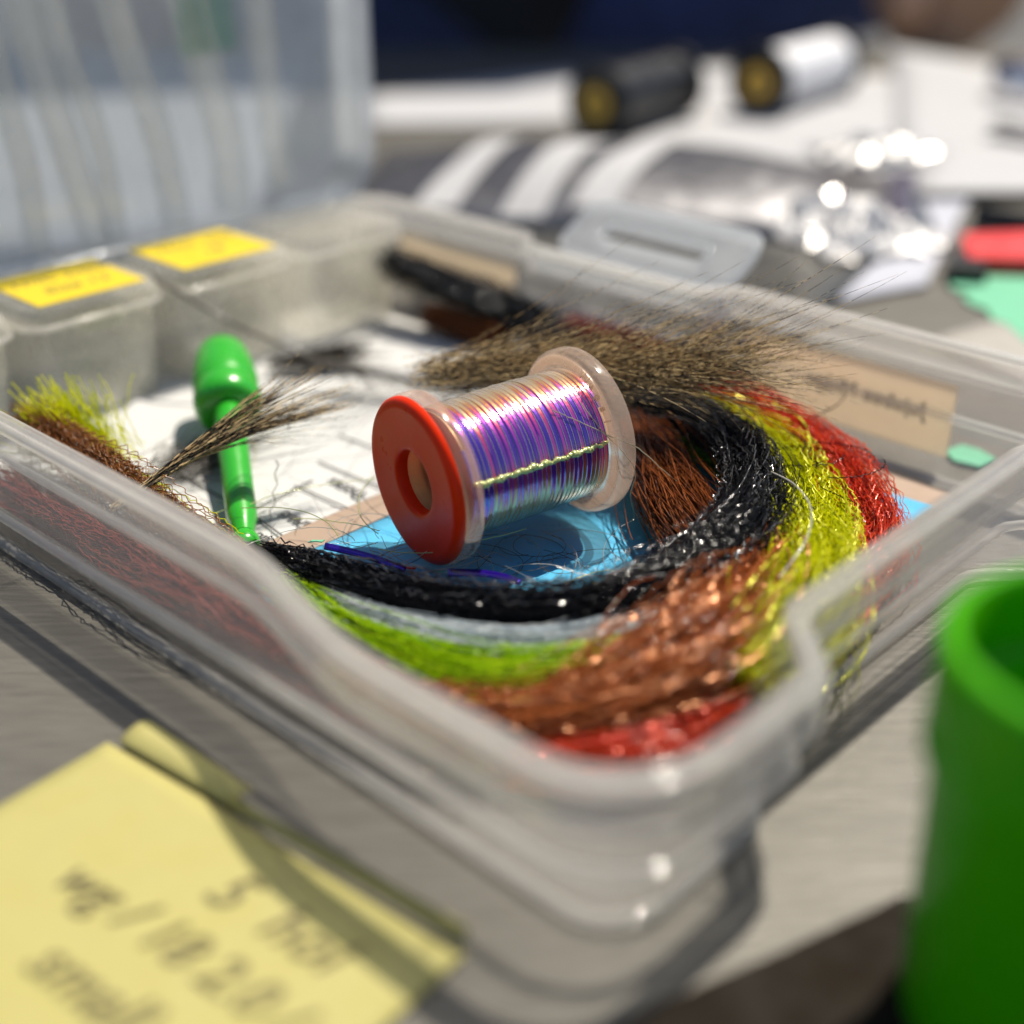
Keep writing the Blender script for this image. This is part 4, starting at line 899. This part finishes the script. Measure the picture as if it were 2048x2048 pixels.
def tin(x, y, r, h, label):
    e = empty("metal_tin", (x, y, 0.3)); tag(e, label, "tin")
    o = link("tin_body", lathe([(0, r - 0.6), (0.6, r), (h * 0.55, r), (h * 0.55, r - 0.5)], 48, 'z'), CHROME, e); sharp(o)
    o = link("tin_lid", lathe([(h * 0.5, r + 0.1), (h * 0.5, r + 0.7), (h - 1.5, r + 0.7), (h, r - 1), (h + 0.8, r * 0.6), (h + 1.6, 1)], 48, 'z'), CHROME, e); sharp(o, 50)
tin(192, 515, 16, 15, "round shiny metal tin at the far right")
tin(232, 560, 18, 20, "larger shiny metal tin at the far right edge behind the other")
tag(link("black_pad", slab([(195, 455), (232, 440), (240, 480), (205, 492)], 1.0, 6.0), BLACKPL, smooth=False), "black block on the table below the metal tins", "block")
cl = empty("red_clip", (114, 317, 0)); tag(cl, "red plastic clip with black jaws right of the lavender sheet", "clip")
def pc(o): o.parent = cl; o.matrix_parent_inverse = Matrix.Translation(cl.location).inverted(); return o
o = pc(link("handle", loft([[(x, y, z) for x, y in ((105, 306), (122, 304), (130, 318), (128, 328), (109, 325))] for z in (0.6, 4.6)]), REDCLIP, smooth=False))
o = pc(link("jaw", loft([[(x, y, z) for x, y in ((99, 300), (107, 298), (109, 312), (102, 312))] for z in (0.6, 4.0)]), BLACKPL, smooth=False))
tag(link("black_rod", loft([[(118 + a * 40 + 4 * math.cos(t) * 0.3, 345 - a * 26 + 3 * math.cos(t), 3.6 + 3 * math.sin(t)) for t in np.linspace(0, 6.283, 13)[:-1]] for a in (0, 1)]), BLACKPL), "black rod lying behind the red clip", "rod")
cardr = empty("printed_card", (118, 270, 0)); tag(cardr, "grey beige card with a jagged green print, right of the box", "card")
def pcr(o): o.parent = cardr; o.matrix_parent_inverse = Matrix.Translation(cardr.location).inverted(); return o
pcr(link("card_sheet", sheet([(84, 262, 0.3), (118, 186, 0.3), (190, 230, 0.3), (150, 306, 0.3)], 0.3), CARD))
GP = [at(x, y, 0.8)[:2] for x, y in ((1788, 528), (1850, 520), (1960, 515), (1960, 655), (1932, 640), (1900, 610), (1870, 600), (1862, 582), (1830, 572), (1815, 556), (1840, 552), (1800, 545))]
pcr(link("green_print_mark", slab(GP, 0.64, 0.72), GREENPRINT, smooth=False))
GP2 = [at(x, y, 0.8)[:2] for x, y in ((1782, 850), (1815, 838), (1850, 848), (1880, 866), (1850, 880), (1800, 868))]
tag(link("green_flake", slab(GP2, 0.4, 0.8), GREENPRINT, smooth=False), "small green printed scrap beside the box corner", "scrap")

# ================================================================== person behind the table
PX, PY = 0.014, 0.90
def skin_body(name, joints, edges, m, parent, sub=2, root=0):
    me = bpy.data.meshes.new(name); me.from_pydata([j[:3] for j in joints], edges, [])
    o = bpy.data.objects.new(name, me); C.objects.link(o)
    md = o.modifiers.new("skin", 'SKIN'); md.use_smooth_shade = True
    for i, j in enumerate(joints):
        sv = me.skin_vertices[0].data[i]; rx = j[3]; sv.radius = rx if isinstance(rx, tuple) else (rx, rx); sv.use_root = (i == root)
    s = o.modifiers.new("sub", 'SUBSURF'); s.levels = sub; s.render_levels = sub
    dg = bpy.context.evaluated_depsgraph_get(); m2 = bpy.data.meshes.new_from_object(o.evaluated_get(dg))
    bpy.data.objects.remove(o); m2.materials.clear()
    q = link(name, m2, m, parent); return q
per = bpy.data.objects.new("person", None); C.objects.link(per); per.location = (PX, PY, -0.75)
tag(per, "person in a dark navy jacket and black trousers standing behind the table", "person")
def body_graph():
    J = [(0, 0, 0.95, (0.16, 0.11)), (0, 0, 1.15, (0.145, 0.10)), (0, 0.0, 1.35, (0.165, 0.105)), (0, 0, 1.47, (0.09, 0.08)), (0, -0.01, 1.54, 0.055), (0, -0.03, 1.62, (0.075, 0.09)), (0, -0.03, 1.72, (0.07, 0.085))]
    E = [(0, 1), (1, 2), (2, 3), (3, 4), (4, 5), (5, 6)]
    for s in (-1, 1):
        b = len(J)
        J += [(s * 0.19, 0, 1.42, 0.06), (s * 0.245, -0.01, 1.14, 0.046), (s * 0.225, -0.16, 0.885, 0.036), (s * 0.200, -0.195, 0.815, 0.045), (s * 0.190, -0.205, 0.757, 0.042)]
        E += [(2, b), (b, b + 1), (b + 1, b + 2), (b + 2, b + 3), (b + 3, b + 4)]
        for k, (off, ln) in enumerate(((-0.026, 0.055), (-0.009, 0.065), (0.009, 0.062), (0.025, 0.05))):
            f = len(J); z0 = 0.742
            J += [(s * 0.192 + 0.4 * off, -0.205 + off, z0, 0.0105), (s * 0.186 + 0.4 * off, -0.211 + off, z0 - ln * 0.6, 0.0098), (s * 0.172 + 0.4 * off, -0.209 + off, z0 - ln, 0.0085)]
            E += [(b + 4, f), (f, f + 1), (f + 1, f + 2)]
        f = len(J); J += [(s * 0.176, -0.23, 0.792, 0.0115), (s * 0.162, -0.25, 0.757, 0.0105)]; E += [(b + 3, f), (f, f + 1)]
        b = len(J); J += [(s * 0.095, 0, 0.86, 0.09), (s * 0.10, -0.01, 0.50, 0.06), (s * 0.10, 0.02, 0.10, 0.042), (s * 0.105, -0.10, 0.04, 0.035)]
        E += [(0, b), (b, b + 1), (b + 1, b + 2), (b + 2, b + 3)]
    return J, E
J, E_ = body_graph()
bodyp = skin_body("body", J, E_, SKIN, per)
JJ = [(0, 0, 0.66, (0.37, 0.19)), (0, 0, 1.0, (0.35, 0.17)), (0, 0, 1.18, (0.18, 0.13)), (0, 0, 1.36, (0.185, 0.13)), (0, 0, 1.50, (0.085, 0.085))]
EE = [(0, 1), (1, 2), (2, 3), (3, 4)]
for s in (-1, 1):
    b = len(JJ); JJ += [(s * 0.19, 0, 1.43, 0.08), (s * 0.245, -0.01, 1.14, 0.064), (s * 0.232, -0.14, 0.925, 0.05)]; EE += [(3, b), (b, b + 1), (b + 1, b + 2)]
skin_body("jacket", JJ, EE, NAVY, per)
JT = [(0, 0, 0.92, (0.18, 0.13))]; ET = []
for s in (-1, 1):
    b = len(JT); JT += [(s * 0.10, 0, 0.80, 0.105), (s * 0.105, -0.01, 0.48, 0.08), (s * 0.105, 0.02, 0.08, 0.06)]; ET += [(0, b), (b, b + 1), (b + 1, b + 2)]
skin_body("trousers", JT, ET, BLACKCLOTH, per)
hr = link("hair", lathe([(1.62, 0.06), (1.66, 0.088), (1.72, 0.092), (1.77, 0.08), (1.805, 0.045), (1.815, 0.01)], 32, 'z'), HAIRM, per)
hr.scale = (1000, 1000, 1000); hr.location = (0, 0.0, 0)
